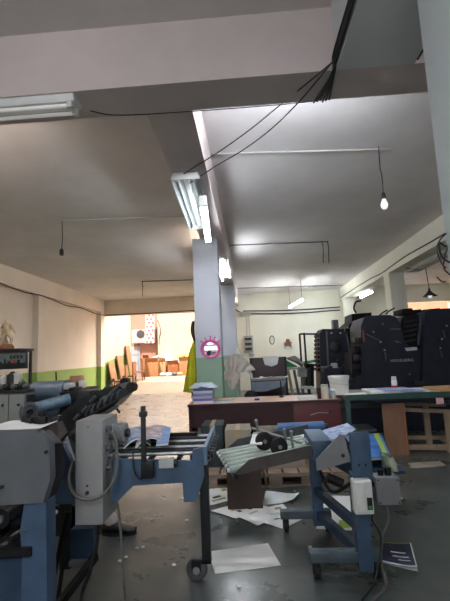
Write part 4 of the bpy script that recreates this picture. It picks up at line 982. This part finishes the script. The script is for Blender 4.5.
# statue on the rack
def skin(name, pts, edges, radii, m, parent, sub=2):
    me = bpy.data.meshes.new(name); me.from_pydata([Vector(p) - worigin(parent) for p in pts], edges, [])
    o = bpy.data.objects.new(name, me); COL.objects.link(o); o.parent = parent
    md = o.modifiers.new('skin', 'SKIN'); sl = me.skin_vertices[0].data
    for i, r in enumerate(radii): sl[i].radius = (r, r)
    sl[0].use_root = True
    s = o.modifiers.new('sub', 'SUBSURF'); s.levels = sub; s.render_levels = sub
    me.materials.append(m); return o
zb = zs + .025
sx_, sy_ = P(7, 340, Y=Ym + .15).x, Ym + .15
t = thing('statuette', 'small gilt standing statuette on the black rack', 'statuette', (sx_, sy_, zb))
MB().lathe([(.075, 0), (.08, .02), (.07, .045), (.05, .06)], (sx_, sy_, zb), n=20).build('plinth', M_brown, t)
S = lambda x, z, y=0: (sx_ + x, sy_ + y, zb + z)
pts = [S(0, .19), S(.005, .25), S(-.005, .30), S(-.01, .325), S(-.015, .355), S(-.03, .17), S(-.04, .11, -.01), S(-.045, .06), S(.03, .17), S(.055, .12), S(.05, .06), S(-.045, .29), S(-.075, .24), S(-.05, .2, -.03), S(.035, .285), S(.065, .23), S(.095, .18)]
skin('figure', pts, [(0, 1), (1, 2), (2, 3), (3, 4), (0, 5), (5, 6), (6, 7), (0, 8), (8, 9), (9, 10), (2, 11), (11, 12), (12, 13), (2, 14), (14, 15), (15, 16)], [.034, .034, .034, .016, .026, .026, .018, .014, .026, .02, .014, .016, .012, .01, .016, .012, .009], M_gold, t)
MB().grid(lambda u, v: (sx_ - .035 - .03 * math.sin(v * 3) + (u - .5) * .07, sy_ + .04 + .01 * math.sin(u * 9), zb + .3 - .24 * v), 8, 8, .006).build('cloak', M_gold, t)
t2 = thing('statuette', 'lower gilt animal figure crouching at the left of the statuette', 'statuette', (sx_ - .1, sy_, zb))
Q = lambda x, z, y=0: (sx_ - .11 + x, sy_ + .03 + y, zb + z)
skin('figure', [Q(0, .09), Q(-.07, .1), Q(.05, .13), Q(.075, .17), Q(.03, .04), Q(.04, .012), Q(-.07, .05), Q(-.08, .012)], [(0, 1), (0, 2), (2, 3), (0, 4), (4, 5), (1, 6), (6, 7)], [.04, .04, .025, .022, .018, .012, .02, .012], M_gold, t2)
# pots and fittings under the screen
for k, (x, y, r, mm, lab) in enumerate(((5, 377, .04, M_greyl, 'pale round fitting on the machine cabinet under the screen'), (13, 375, .05, M_black, 'black round fitting on the machine cabinet under the screen'), (18, 374, .04, mat('off white tin', (190, 190, 180), .4), 'off white pot on the machine cabinet under the screen'), (22, 382, .035, M_greyd, 'small grey pot on the machine cabinet under the screen'))):
    q = P(x, y, Y=3.74); zb2 = P(-22, 395, Y=3.6).z + .03
    tag(MB().lathe([(r * .8, 0), (r, .01), (r, max(.05, q.z - zb2)), (r * .7, max(.06, q.z - zb2 + .012))], (q.x, 3.735, zb2)).ball((q.x, 3.735, max(zb2 + .06, q.z)), r * .7, n=10).build('round_fitting', mm), lab, 'fitting')

# ------------------------------------------------------------------ workbench right and what it carries
t = thing('workbench', 'long green edged workbench right of the desk before the presses', 'table', (2.3, 5.75, 0))
MB().box((1.2, 5.42, .74), (4.2, 6.15, .8), .004).build('bench_top', mat('grey bench board', (150, 152, 148), .6, var=.1), t)
MB().box((1.2, 5.4, .735), (4.2, 5.42, .805)).build('edge_strip', M_gmetal, t)
for xx in (1.235, 4.15):
    for yy in (5.46, 6.1): MB().box((xx - .03, yy - .03, 0), (xx + .03, yy + .03, .74), .004).build('leg', M_gmetal, t)
a = P(365, 406, Y=6.05)
MB().box((1.26, 6.07, a.z - .03), (4.12, 6.1, a.z + .03)).build('rear_rail', M_greyd, t)
MB().box((1.3, 5.6, .3), (1.62, 6.0, .33)).build('lower_shelf', M_greyd, t)
q = P(346.5, 397, z=.8); rb = .135
t = thing('bucket', 'white plastic bucket with rim on the left end of the workbench', 'bucket', (q.x + .0, 5.6, .8))
x, y = q.x, 5.62
MB().lathe([(rb * .86, 0), (rb * .97, .2), (rb, .205), (rb, .235), (rb * .96, .24), (rb * .95, .2), (rb * .84, .01)], (x, y, .8), n=32).build('tub', M_plast, t)
MB().lathe([(rb * 1.03, .2), (rb * 1.05, .205), (rb * 1.05, .24), (rb * 1.0, .245), (rb * .2, .245)], (x, y, .8), n=32).build('lid', M_white, t)
MB().tube([(x + rb * 1.04 * math.cos(a_), y + rb * 1.04 * math.sin(a_), .8 + .19 - .1 * abs(math.sin(a_ * .5 * 2 / 2 + PI / 2)) ** .5 * .6) for a_ in [PI + k * PI / 10 for k in range(11)]], .003, n=6).build('handle', M_steel, t)
q = P(395, 387, z=.8)
t = thing('spray_bottle', 'white can with red print standing on the workbench papers', 'can', (q.x, 5.75, .8))
x, y = P(394.5, 386, Y=5.8).x, 5.8
MB().lathe([(.034, .006), (.038, .012), (.038, .13), (.03, .145)], (x, y, .8), n=24).build('can', M_plast, t)
MB().lathe([(.0385, .03), (.0388, .032), (.0388, .07), (.0385, .072)], (x, y, .8), n=24).build('red_band', M_red, t)
MB().lathe([(.031, .143), (.033, .15), (.033, .185), (.026, .192)], (x, y, .8), n=24).build('cap', M_plast, t)
for k, (x0, x1, y0, y1, z0_, h_, m_, lab) in enumerate((
    (1.22, 1.5, 5.45, 5.6, .8, .012, M_paper, 'white papers in front of the bucket on the workbench'),
    (1.56, 2.0, 5.5, 5.95, .8, .03, M_paper, 'thick white paper pile right of the bucket on the workbench'),
    (1.72, 2.12, 5.47, 5.85, .83, .012, mat('blue lined print', (190, 200, 226), .5, scale=9, col2=(112, 128, 190)), 'blue lined sheets left of the red printed can'),
    (2.02, 2.34, 5.52, 5.9, .8, .016, M_paper, 'white sheets to the right of the red printed can'),
    (1.95, 2.26, 5.45, 5.7, .816, .008, mat('blue and white print', (206, 212, 230), .5, scale=9, col2=(104, 124, 190)), 'blue and white sheet over the workbench edge'))):
    tt = thing('paper_pile', lab, 'paper', ((x0 + x1) / 2, (y0 + y1) / 2, z0_))
    if k in (2, 3): pass
    MB().box((x0, y0, z0_ + .0008), (x1, y1, z0_ + h_), .002).rot(.06 * ((k % 3) - 1), ((x0 + x1) / 2, (y0 + y1) / 2, 0)).build('sheets', m_, tt)
tag(MB().box((2.42, 5.43, .801), (3.3, 5.95, .83), .004).build('wooden_board', M_cardl), 'tan wooden board on the right end of the workbench', 'board')
q0, q1 = P(436, 398, Y=5.39), P(444, 404, Y=5.39)
tag(MB().box((q0.x, 5.386, q1.z), (q1.x, 5.3995, q0.z), .003).build('pink_label', mat('pale pink card', (226, 180, 184), .7)), 'pale pink card stuck on the green bench edge', 'card')
# crate of wood under the bench
t = thing('wooden_crate', 'plywood sided wooden crate frame standing under the workbench', 'crate', (2.1, 5.8, 0))
zt_ = .66
MB().box((1.70, 5.55, .0), (1.97, 5.57, zt_), .003).build('plywood_side', M_ply, t)
MB().slab([(1.97, 5.55, 0), (2.05, 5.75, 0), (2.05, 5.75, zt_ - .01), (1.97, 5.55, zt_)], .02).build('plywood_edge', mat('plywood edge', (160, 100, 62), .65, var=.12), t)
bar((2.0, 5.7, .56), (2.75, 5.62, .51), .03, .05).build('top_rail', M_wood, t)
bar((2.0, 5.95, .6), (2.7, 5.95, .56), .03, .045).build('top_rail', M_wood, t)
MB().box((2.52, 5.62, .0), (2.61, 5.65, .53)).build('upright', M_wood, t)
MB().box((2.38, 5.93, .05), (2.46, 5.96, .57)).build('upright', M_wood, t)
bar((2.0, 5.7, .07), (2.68, 5.64, .06), .03, .07).build('bottom_rail', M_wood, t)
bar((2.0, 5.95, .14), (2.7, 5.95, .12), .03, .05).build('bottom_rail', M_wood, t)
bar((2.6, 5.63, .1), (2.6, 5.96, .1), .04, .05).build('cross_rail', M_wood, t)

# ------------------------------------------------------------------ offset presses
Y1 = 7.0
t = thing('printing_press', 'big midnight blue offset press with two towers behind the workbench', 'press', (2.9, 7.7, 0))
def px(pix, Y=Y1): return pp(pix, Y)
MB().prism(px([(346, 384), (362, 374), (500, 368), (500, 470), (346, 470)]), 'y', Y1 + .02, Y1 + .74).build('base', M_press, t)
tw = MB().prism(px([(361, 386), (361, 326), (364, 318), (370, 315.5), (390, 315), (396, 317), (400, 323), (404, 340), (410, 348), (416, 350), (424, 349), (424, 386)]), 'y', Y1, Y1 + .76).build('tower', M_press, t)
tb = MB().prism(px([(420, 388), (421, 352), (423, 312), (428, 310), (470, 307), (500, 305), (500, 388)]), 'y', Y1 - .08, Y1 + .76).build('tower', M_press, t)
MB().prism(px([(401, 346), (403, 322), (405, 316), (420, 314), (421, 322), (418, 346), (412, 349)]), 'y', Y1 + .1, Y1 + .7).build('ink_unit', M_pressd, t)
for k in range(5):
    a, b = P(404 + .2 * k, 322 + 5 * k, Y=Y1 + .08), P(418 - .3 * k, 319.5 + 5 * k, Y=Y1 + .08)
    bar(a, b, .05, .035).build('ink_roller_guard', M_iron, t)
a, b = P(421, 315, Y=Y1 + .06), P(418, 345, Y=Y1 + .06); bar(a, b, .02, .03).build('steel_edge', M_greyd, t)
MB().prism(px([(402, 314), (402, 309), (412, 308), (413, 310), (421, 309), (422, 314)], Y1 + .3), 'y', Y1 + .3, Y1 + .74).build('top_cover', M_pressd, t)
MB().prism(px([(424, 312), (424, 309.5), (440, 308), (440, 311)], Y1 + .2), 'y', Y1 + .2, Y1 + .74).build('top_cover', M_pressd, t)
MB().prism(px([(405, 348), (417, 347), (417, 350), (407, 351)], Y1 - .02), 'y', Y1 - .02, Y1 + .4).build('foot_step', M_greyl, t)
for (x, y, r) in ((382.5, 324, .012), (380, 342, .02), (384, 350, .018), (441, 339, .02), (439.5, 348, .018), (446, 326, .014), (409, 374, .012), (397, 342, .013), (373, 332, .014)):
    yk = Y1 - .09 if x > 423 else Y1 - .01
    q = P(x, y, Y=yk); k_ = MB().cyl((q.x, yk - .03, q.z), (q.x, yk + .02, q.z), r * 1.7, n=16).build('knob', M_iron, t)
    MB().cyl((q.x, yk - .04, q.z), (q.x, yk - .03, q.z), r * .8, n=12).build('knob_cap', M_steel, k_)
for (xa, ya, xb, yb) in ((385, 351, 386, 361), (440, 349, 442, 357), (443, 330, 445, 338), (394, 341, 401, 343), (366, 334, 378, 340)):
    yk = Y1 - .11 if xa > 423 else Y1 - .03
    bar(P(xa, ya, Y=yk), P(xb, yb, Y=yk), .012, .02).build('lever', M_greyd, t)
for (x, y) in ((379, 316), (386, 314)):
    q = P(x, y, Y=Y1 + .2); MB().tube([q, q + Vector((.06, 0, .05)), q + Vector((.16, 0, .1))], .014, n=6).build('top_handle', M_iron, t)
q = P(402, 360.5, Y=Y1 - .004)
text('HEIDELBERG', 'press_lettering', .062, Matrix.Translation((q.x, Y1 - .002, q.z)) @ FRONT, mat('dull silver lettering', (150, 154, 160), .5), t, .002, 1.1)
q = P(395, 329, Y=Y1 - .003); MB().box((q.x - .09, Y1 - .006, q.z - .01), (q.x + .09, Y1, q.z + .01)).build('maker_plate', M_greyd, t)
a = P(363, 334, Y=Y1 - .02); MB().box((a.x - .01, Y1 - .05, a.z - .14), (a.x + .02, Y1, a.z + .06), .005).build('red_grip', mat('dull red grip', (110, 48, 44), .5), t)
MB().prism(px([(352, 386), (352, 352), (361, 352), (361, 386)], Y1 + .1), 'y', Y1 + .1, Y1 + .7).build('side_guard', M_pressd, t)
for k in range(4):
    q0 = P(357, 340 + 9 * k, Y=Y1 + .05); MB().box((q0.x - .05, Y1 + .02, q0.z - .05), (q0.x + .06, Y1 + .3, q0.z + .05), .012).build('side_fitting', M_pressd if k % 2 else M_iron, t)
MB().box((P(414, 383, Y=Y1 - .1).x, Y1 - .12, P(414, 385, Y=Y1).z), (P(424, 383, Y=Y1 - .1).x, Y1, P(414, 381, Y=Y1).z)).build('foot_board', M_black, t)
# second, farther tower
Y2 = 8.9
t = thing('printing_press', 'farther black press tower between the big press and the small one', 'press', (P(360, 350, Y=Y2).x, Y2 + .5, 0))
MB().prism(pp([(347, 400), (347, 334), (349, 325), (355, 320), (372, 318), (378, 330), (380, 400)], Y2), 'y', Y2, Y2 + 1).build('tower', M_pressd, t)
MB().prism(pp([(353, 321), (353, 313.5), (373, 312), (373, 319)], Y2), 'y', Y2 + .1, Y2 + .8).build('top_box', M_pressd, t)
for k in range(5):
    q = P(347, 330 + 9 * k, Y=Y2); MB().cyl((q.x - .05, Y2 - .02, q.z), (q.x + .2, Y2 - .02, q.z), .04, n=14).build('roller_end', M_iron, t)
a, b = P(345, 334, Y=Y2 - .1), P(356, 333, Y=Y2 - .1); MB().cyl(a, b, .02, n=8).build('cross_rod', M_iron, t)
q0 = P(356, 313, Y=Y2 + .3); MB().tube([q0, P(354, 308, Y=Y2 + .3), P(356, 302, Y=Y2 + .3), P(361, 301, Y=Y2 + .3)], .02, n=6).build('hose', M_iron, t)
MB().prism(pp([(350, 386), (354, 345), (356, 345), (353, 386)], Y2 - .05), 'y', Y2 - .06, Y2 - .02).build('steel_edge', M_greyl, t)
def pps(pix, Y): return pp([(x + 3.5, y) for x, y in pix], Y)
# small press
Y3 = 8.2; SH = 3.5
t = thing('printing_press', 'smaller black press tower with a lamp on top, left of the big press', 'press', (P(328 + SH, 360, Y=Y3).x, Y3 + .5, 0))
MB().prism(pps([(318, 400), (316, 334), (319, 329), (340, 329), (344, 336), (347, 356), (351, 370), (351, 400)], Y3), 'y', Y3, Y3 + .6).build('tower', M_press, t)
e_ = [P(x + SH, y, Y=Y3 - .01) for x, y in ((343, 334), (346, 350), (350, 366), (352, 372))]
MB().tube(e_, .016, n=6).build('edge_trim', M_greyd, t)
MB().tube([P(323 + SH, 331, Y=Y3 - .01), P(324 + SH, 350, Y=Y3 - .01), P(325 + SH, 372, Y=Y3 - .01)], .016, n=6).build('edge_trim', M_greyd, t)
for k in range(9):
    q = P(316 + SH, 336 + 4.2 * k, Y=Y3 + .2); MB().box((q.x - .05, Y3 + .05, q.z - .03), (q.x + .05, Y3 + .6, q.z + .03), .008).build('cooling_rib', M_pressd, t)
q = P(332 + SH, 347, Y=Y3 - .01); MB().lathe([(.12, 0), (.11, .02), (.05, .03)], (q.x, Y3, q.z), (0, -1, 0), n=24).build('round_cover', M_iron, t)
q = P(331 + SH, 323, Y=Y3 + .2); MB().box((q.x - .05, Y3 + .1, q.z - .15), (q.x + .06, Y3 + .3, q.z + .06), .01).build('top_lamp', M_greyd, t)
for (x, y) in ((328, 333), (337, 333), (334, 360)):
    q = P(x + SH, y, Y=Y3 - .02); MB().cyl((q.x, Y3 - .03, q.z), (q.x, Y3, q.z), .018, n=10).build('knob', M_steel, t)
MB().prism(pps([(344, 338), (346, 337), (352, 371), (349, 372)], Y3 - .05), 'y', Y3 - .06, Y3 - .02).build('side_guard', M_greyl, t) if False else None
MB().prism(pps([(321, 388), (321, 368), (352, 368), (362, 374), (362, 388)], Y3 - .4), 'y', Y3 - .4, Y3 - .01).build('front_deck', M_press, t)
MB().prism(pps([(321, 420), (321, 388), (362, 388), (362, 420)], Y3 - .4), 'y', Y3 - .38, Y3 - .01).build('base', M_pressd, t)
for k in range(6):
    q = P(321 + SH + 5 * k, 369 + (k % 2), Y=Y3 - .3); MB().box((q.x - .05, Y3 - .38, q.z - .05), (q.x + .05, Y3 - .2, q.z + .05 + .03 * (k % 3)), .012).build('deck_fitting', (M_greyd, M_iron, M_greyl)[k % 3], t)
# pile feeder with frame and green panels
Y4 = 8.4
t = thing('pile_feeder', 'press pile feeder with thin upright frame and green panels', 'machine', (P(300, 380, Y=Y4).x, Y4, 0))
a, b, c, d = P(299.5, 334, Y=Y4), P(301.5, 362, Y=Y4), P(303.5, 333, Y=Y4), P(305, 366, Y=Y4)
MB().cyl((a.x, Y4, 0), a, .02, n=8).build('frame_post', M_iron, t); MB().cyl((c.x, Y4 - .1, 0), (c.x, Y4 - .1, c.z), .02, n=8).build('frame_post', M_iron, t)
MB().cyl(a, P(317, 334, Y=Y4), .018, n=8).build('frame_rail', M_iron, t)
MB().slab([P(287, 357.5, Y=8.1), P(295, 355.5, Y=8.5), P(304, 362, Y=8.5), P(303, 366, Y=8.1), P(297, 362, Y=8.0)], .03).build('tilted_board', M_greyd, t)
M_gbr = mat('press green enamel', (40, 130, 82), .5, var=.1)
MB().prism(pp([(286, 369), (286, 360), (297, 366), (297, 369)], 8.3), 'y', 8.3, 8.34).build('green_panel', M_gbr, t)
MB().prism(pp([(303, 364.5), (316, 362), (316, 359.5), (303, 361.5)], 8.8), 'y', 8.8, 8.85).build('green_panel', M_gbr, t)
MB().prism(pp([(287, 370), (287, 368.3), (305, 367), (305, 369)], 8.0), 'y', 8.0, 8.5).build('feed_board', M_grey, t)
MB().prism(pp([(299, 377), (299, 369), (307, 369), (307, 377)], 8.1), 'y', 8.1, 8.4).build('feed_head', M_grey, t)
MB().prism(pp([(306, 388), (306, 364), (314, 364), (314, 388)], 8.2), 'y', 8.2, 8.6).build('gear_case', M_pressd, t)
MB().prism(pp([(303, 389), (303, 387), (314, 387), (314, 389)], 7.9), 'y', 7.9, 8.3).build('step', M_greyl, t)
MB().prism(pp([(290, 415), (290, 395), (314, 395), (314, 415)], 8.1), 'y', 8.1, 8.6).build('base', M_pressd, t)
for (xa, ya, xb, yb, mm) in ((288, 370, 293, 396, mat('brass tan strut', (150, 138, 104), .5)), (294, 370, 299, 396, M_greyd), (302, 377, 303, 396, M_greyd), (309, 368, 309, 394, M_iron)):
    bar(P(xa, ya, Y=8.15), P(xb, yb, Y=8.15), .06, .05).build('strut', mm, t)
# pendant lamp over the press at far right
hq = P(430, 296, Y=9.6)
t = thing('pendant_lamp', 'dark pendant lamp hanging above the press at the right', 'lamp', hq)
MB().tube([(hq.x - .02, 9.6, H), (hq.x - .03, 9.6, 3.3), (hq.x, 9.6, hq.z + .16)], .01).build('cord', M_cable, t)
MB().lathe([(.02, .18), (.03, .12), (.09, .05), (.16, 0), (.155, -.005), (.08, .03), (.02, .05)], hq, n=24).build('shade', M_greyd, t)
MB().ball(hq + Vector((0, 0, .0)), .05, n=14).build('bulb', emit('opal bulb', (255, 255, 255), .35), t)
cable('cable hanging from the right beam to the pendant lamp', [(XRB + .2, 9.6, HB), (XRB + .5, 9.6, HB - .05), (hq.x - .3, 9.6, H - .25), (hq.x - .03, 9.6, H - .02)], .01)

# ------------------------------------------------------------------ yard through the goods opening
M_oldw = mat('old chair wood', (142, 92, 56), .7, var=.15)
def yard_chair(x, y, rz, rx, label, z=.42):
    t = thing('wooden_chair', label, 'chair', (0, 0, 0), group='old chairs in the yard')
    MB().box((-.24, -.24, .4), (.24, .24, .47), .02).build('seat', M_oldw, t)
    MB().box((-.24, .2, .5), (.24, .25, 1.05), .02).build('backrest', M_oldw, t)
    for sx in (-1, 1):
        MB().box((sx * .22 - .02, -.22, 0), (sx * .22 + .02, -.18, .42)).build('leg', M_brown, t)
        MB().box((sx * .22 - .02, .2, 0), (sx * .22 + .02, .24, .52)).build('leg', M_brown, t)
    t.location = (x, y, z); t.rotation_euler = (rx, 0, rz); return t
M_ydk = mat('sun bleached board', (160, 120, 86), .8, var=.12, scale=4)
# bulky pieces against the yard wall
def rz_(y): return .42 * min(1, max(0, (y - YB) / 3.4))
yard_chair(-5.33, 16.4, -1.45, 0, 'old wooden chair nearest the opening against the green yard wall', rz_(16.05))
yard_chair(-5.3, 17.5, -1.6, 0, 'old wooden chair with its back to the leaning boards in the yard', rz_(17.15))
yard_chair(-5.2, 18.6, -1.5, 0, 'old wooden chair farthest from the opening by the yard wall', rz_(18.25))
for k, (y, h_, w_, lab) in enumerate(((16.8, 1.15, .7, 'shorter bleached board leaning on the green yard wall'), (17.9, 1.3, .75, 'taller bleached board leaning on the green yard wall'), (19.1, 1.6, .6, 'narrow tall board leaning at the end of the yard wall'))):
    zz = rz_(y - w_ / 2 - .05)
    tag(MB().slab([(-5.68, y - w_ / 2, zz + .02), (-5.68, y + w_ / 2, zz + .1), (-5.9, y + w_ / 2, zz + h_), (-5.9, y - w_ / 2, zz + h_)], .04).build('leaning_board', M_ydk), lab, 'board')
zg = .42
def ycarton(px0, px1, ytop, Y, label, m=M_cardl, dep=.7, nm='cardboard_box', cat='box', zlow=zg):
    a, b = P(px0, ytop, Y=Y), P(px1, ytop, Y=Y)
    t = thing(nm, label, cat, ((a.x + b.x) / 2, Y + dep / 2, zlow))
    MB().box((a.x, Y, zlow), (b.x, Y + dep, a.z), .02).build('carton', m, t)
    MB().box(((a.x + b.x) / 2 - .04, Y - .004, a.z - .2), ((a.x + b.x) / 2 + .04, Y + dep, a.z + .003)).build('tape', M_ydk, t)
    MB().slab([(a.x, Y, a.z), (b.x, Y, a.z), (b.x, Y - .12, a.z + .16), (a.x, Y - .12, a.z + .16)], .012).build('flap', m, t)
    return t
c1 = mat('orange brown card', (166, 118, 80), .85, var=.1); c2 = mat('pale card', (180, 146, 110), .85, var=.1); c3 = mat('warm brown card', (150, 92, 58), .85, var=.1)
ycarton(141, 158, 361.5, 20.6, 'big square carton in the yard, left of the pile', c1, 1.0)
ycarton(159, 165.5, 361, 20.9, 'pale carton between the big square one and the brown one', c2, .8)
ycarton(167.5, 178.5, 363.5, 20.8, 'low warm brown carton in the middle of the yard pile', c3, .8)
ycarton(179, 190, 360, 20.6, 'orange brown carton at the right of the yard pile', c1, .9)
ycarton(190.5, 200, 361, 20.9, 'carton partly hidden behind the hanging jacket in the yard', c2, .9)
ycarton(143, 149, 358, 21.9, 'small carton behind the big square one in the yard', c3, .5)
def heap(px0, px1, y0, y1, Y, label, m, nm, cat, zlow, seed):
    a, b = P(px0, y0, Y=Y), P(px1, y1, Y=Y)
    o = MB().grid(crumple(((a.x + b.x) / 2, Y, zlow), (b.x - a.x) / 2, .4, max(.1, a.z - zlow), seed), 20, 12, .02).build(nm, m)
    return tag(o, label, cat)
ztp = P(150, 364.5, Y=20.6).z + .03
heap(153, 171, 355.5, 364, 21.3, 'green tarpaulin thrown over the cartons in the yard', mat('pale green tarp', (150, 182, 130), .6), 'tarpaulin', 'tarpaulin', P(160, 361, Y=20.6).z + .18, 5)
heap(160, 177, 353, 366, 22.3, 'white plastic sheeting heaped behind the yard cartons', M_white, 'plastic_sheeting', 'sheeting', zg, 8)
heap(178.5, 202, 351, 366, 22.3, 'grey blue sheeting heaped at the right of the yard', mat('grey blue sheet', (170, 180, 196), .6), 'plastic_sheeting', 'sheeting', zg, 11)
heap(180, 191, 354, 360, 20.95, 'orange cover lying on the right carton in the yard', M_orange, 'orange_cover', 'cover', P(185, 360, Y=20.6).z + .17, 2)
for k, (x, y, w_) in enumerate(((163, 372, .3), (169, 373, .35), (175, 372, .25), (180, 373, .3))):
    q = P(x, y, Y=20.3)
    tag(MB().ball((q.x, 20.25, zg + .1), .14, (1.2, .8, .7), 10).build('rubbish_bag', (M_greyl, M_white, M_greyd, M_cardl)[k]), ('grey small bag', 'white small bag', 'dark small bag', 'tan small bag')[k] + ' in front of the yard cartons', 'bag')
# air conditioner, blue door, striped strip on yard wall
YW = 23.6
a, b = P(131.5, 330, Y=YW - .35), P(155, 342.5, Y=YW - .35)
t = thing('air_conditioner', 'grey outdoor air conditioner with a dark fan on the pink yard wall', 'air conditioner', ((a.x + b.x) / 2, YW, b.z))
MB().box((a.x, YW - .35, b.z), (b.x, YW, a.z), .02).build('case', mat('air conditioner grey', (186, 184, 190), .6), t)
q = P(140.5, 334, Y=YW - .36); MB().lathe([(.24, 0), (.24, .02), (.2, .03), (.05, .02)], (q.x, YW - .35, q.z), (0, -1, 0), n=28).build('fan_grille', M_greyd, t)
for s in (.25, .75): x_ = a.x + (b.x - a.x) * s; MB().box((x_ - .03, YW - .35, b.z - .08), (x_ + .03, YW, b.z)).build('bracket', M_greyd, t)
a, b = P(130, 347, Y=YW - .03), P(140.5, 376, Y=YW - .03)
t = thing('metal_door', 'pale blue metal door at the back of the yard', 'door', ((a.x + b.x) / 2, YW, zg))
MB().box((a.x, YW - .06, zg), (b.x, YW, a.z), .01).build('frame', M_greyl, t)
MB().box((a.x + .06, YW - .09, zg + .02), (b.x - .06, YW - .06, a.z - .06), .01).build('door_leaf', mat('faded blue paint', (136, 156, 188), .5, var=.15), t)
for k in range(3): MB().box((a.x + .14, YW - .1, zg + .2 + .5 * k), (b.x - .14, YW - .09, zg + .58 + .5 * k)).build('door_panel', M_greyl, t)
YS = 22.6
a, b = P(144.5, 312, Y=YS), P(154, 343, Y=YS)
t = thing('hanging_banner', 'red and white chequered cloth strip hanging at the corner of the yard wall', 'banner', ((a.x + b.x) / 2, YS, b.z))
MB().grid(lambda u, v: (a.x + (b.x - a.x) * u + .08 * v, YS + .02 * math.sin(u * 9), b.z + (a.z + .8 - b.z) * v), 8, 20, .02).build('cloth', M_white, t)
rows = 12
for r_ in range(rows):
    for k in range(2):
        u = .12 + .42 * k + .2 * (r_ % 2); v = r_ / rows
        xa = a.x + (b.x - a.x) * u + .08 * v; zz = b.z + (a.z + .8 - b.z) * v
        MB().box((xa, YS - .05, zz + .03), (xa + .12, YS - .03, zz + .13)).build('red_square', mat('faded red', (196, 112, 100), .7), t)
a = P(159, 339, Y=22.86); tag(MB().tube([a + Vector((0, 0, -.3)), a, a + Vector((.1, 0, .5)), a + Vector((-.05, 0, 1.1))], .02, n=6).build('cable', M_dgrey), 'cable climbing the cream yard wall beside the chequered strip', 'cable')
q = P(139.5, 325.5, Y=YB + 4.2)

# ------------------------------------------------------------------ light
W = bpy.data.worlds.new('sky'); scn.world = W; W.use_nodes = True
nt = W.node_tree; bg = nt.nodes['Background']
tc = nt.nodes.new('ShaderNodeTexCoord'); sp = nt.nodes.new('ShaderNodeSeparateXYZ'); nt.links.new(tc.outputs['Generated'], sp.inputs[0])
mr = nt.nodes.new('ShaderNodeMapRange'); mr.inputs['From Min'].default_value = -.25; mr.inputs['From Max'].default_value = .35
nt.links.new(sp.outputs['Y'], mr.inputs['Value'])
mx = nt.nodes.new('ShaderNodeMix'); mx.data_type = 'RGBA'; nt.links.new(mr.outputs['Result'], mx.inputs[0])
SKY_BACK, SKY_YARD = .30, 2.2       # overcast side behind the viewpoint, bright hazy side over the yard
mx.inputs[6].default_value = (.86 * SKY_BACK, .93 * SKY_BACK, 1.0 * SKY_BACK, 1); mx.inputs[7].default_value = (1.0 * SKY_YARD, .86 * SKY_YARD, .73 * SKY_YARD, 1)
nt.links.new(mx.outputs[2], bg.inputs['Color']); bg.inputs['Strength'].default_value = 1.0
sd = bpy.data.lights.new('sun', 'SUN'); sd.energy = 2.0; sd.color = (1, .82, .66); sd.angle = math.radians(1.5)
so = bpy.data.objects.new('sun', sd); COL.objects.link(so); so.rotation_euler = Vector((.25, .75, -1.25)).to_track_quat('-Z', 'Y').to_euler()
vs = scn.view_settings; vs.view_transform = 'Standard'; vs.look = 'None'; vs.gamma = 1; vs.use_curve_mapping = False; vs.exposure = 2.48
scn.cycles.use_denoising = True
scn.cycles.max_bounces = 10; scn.cycles.diffuse_bounces = 6
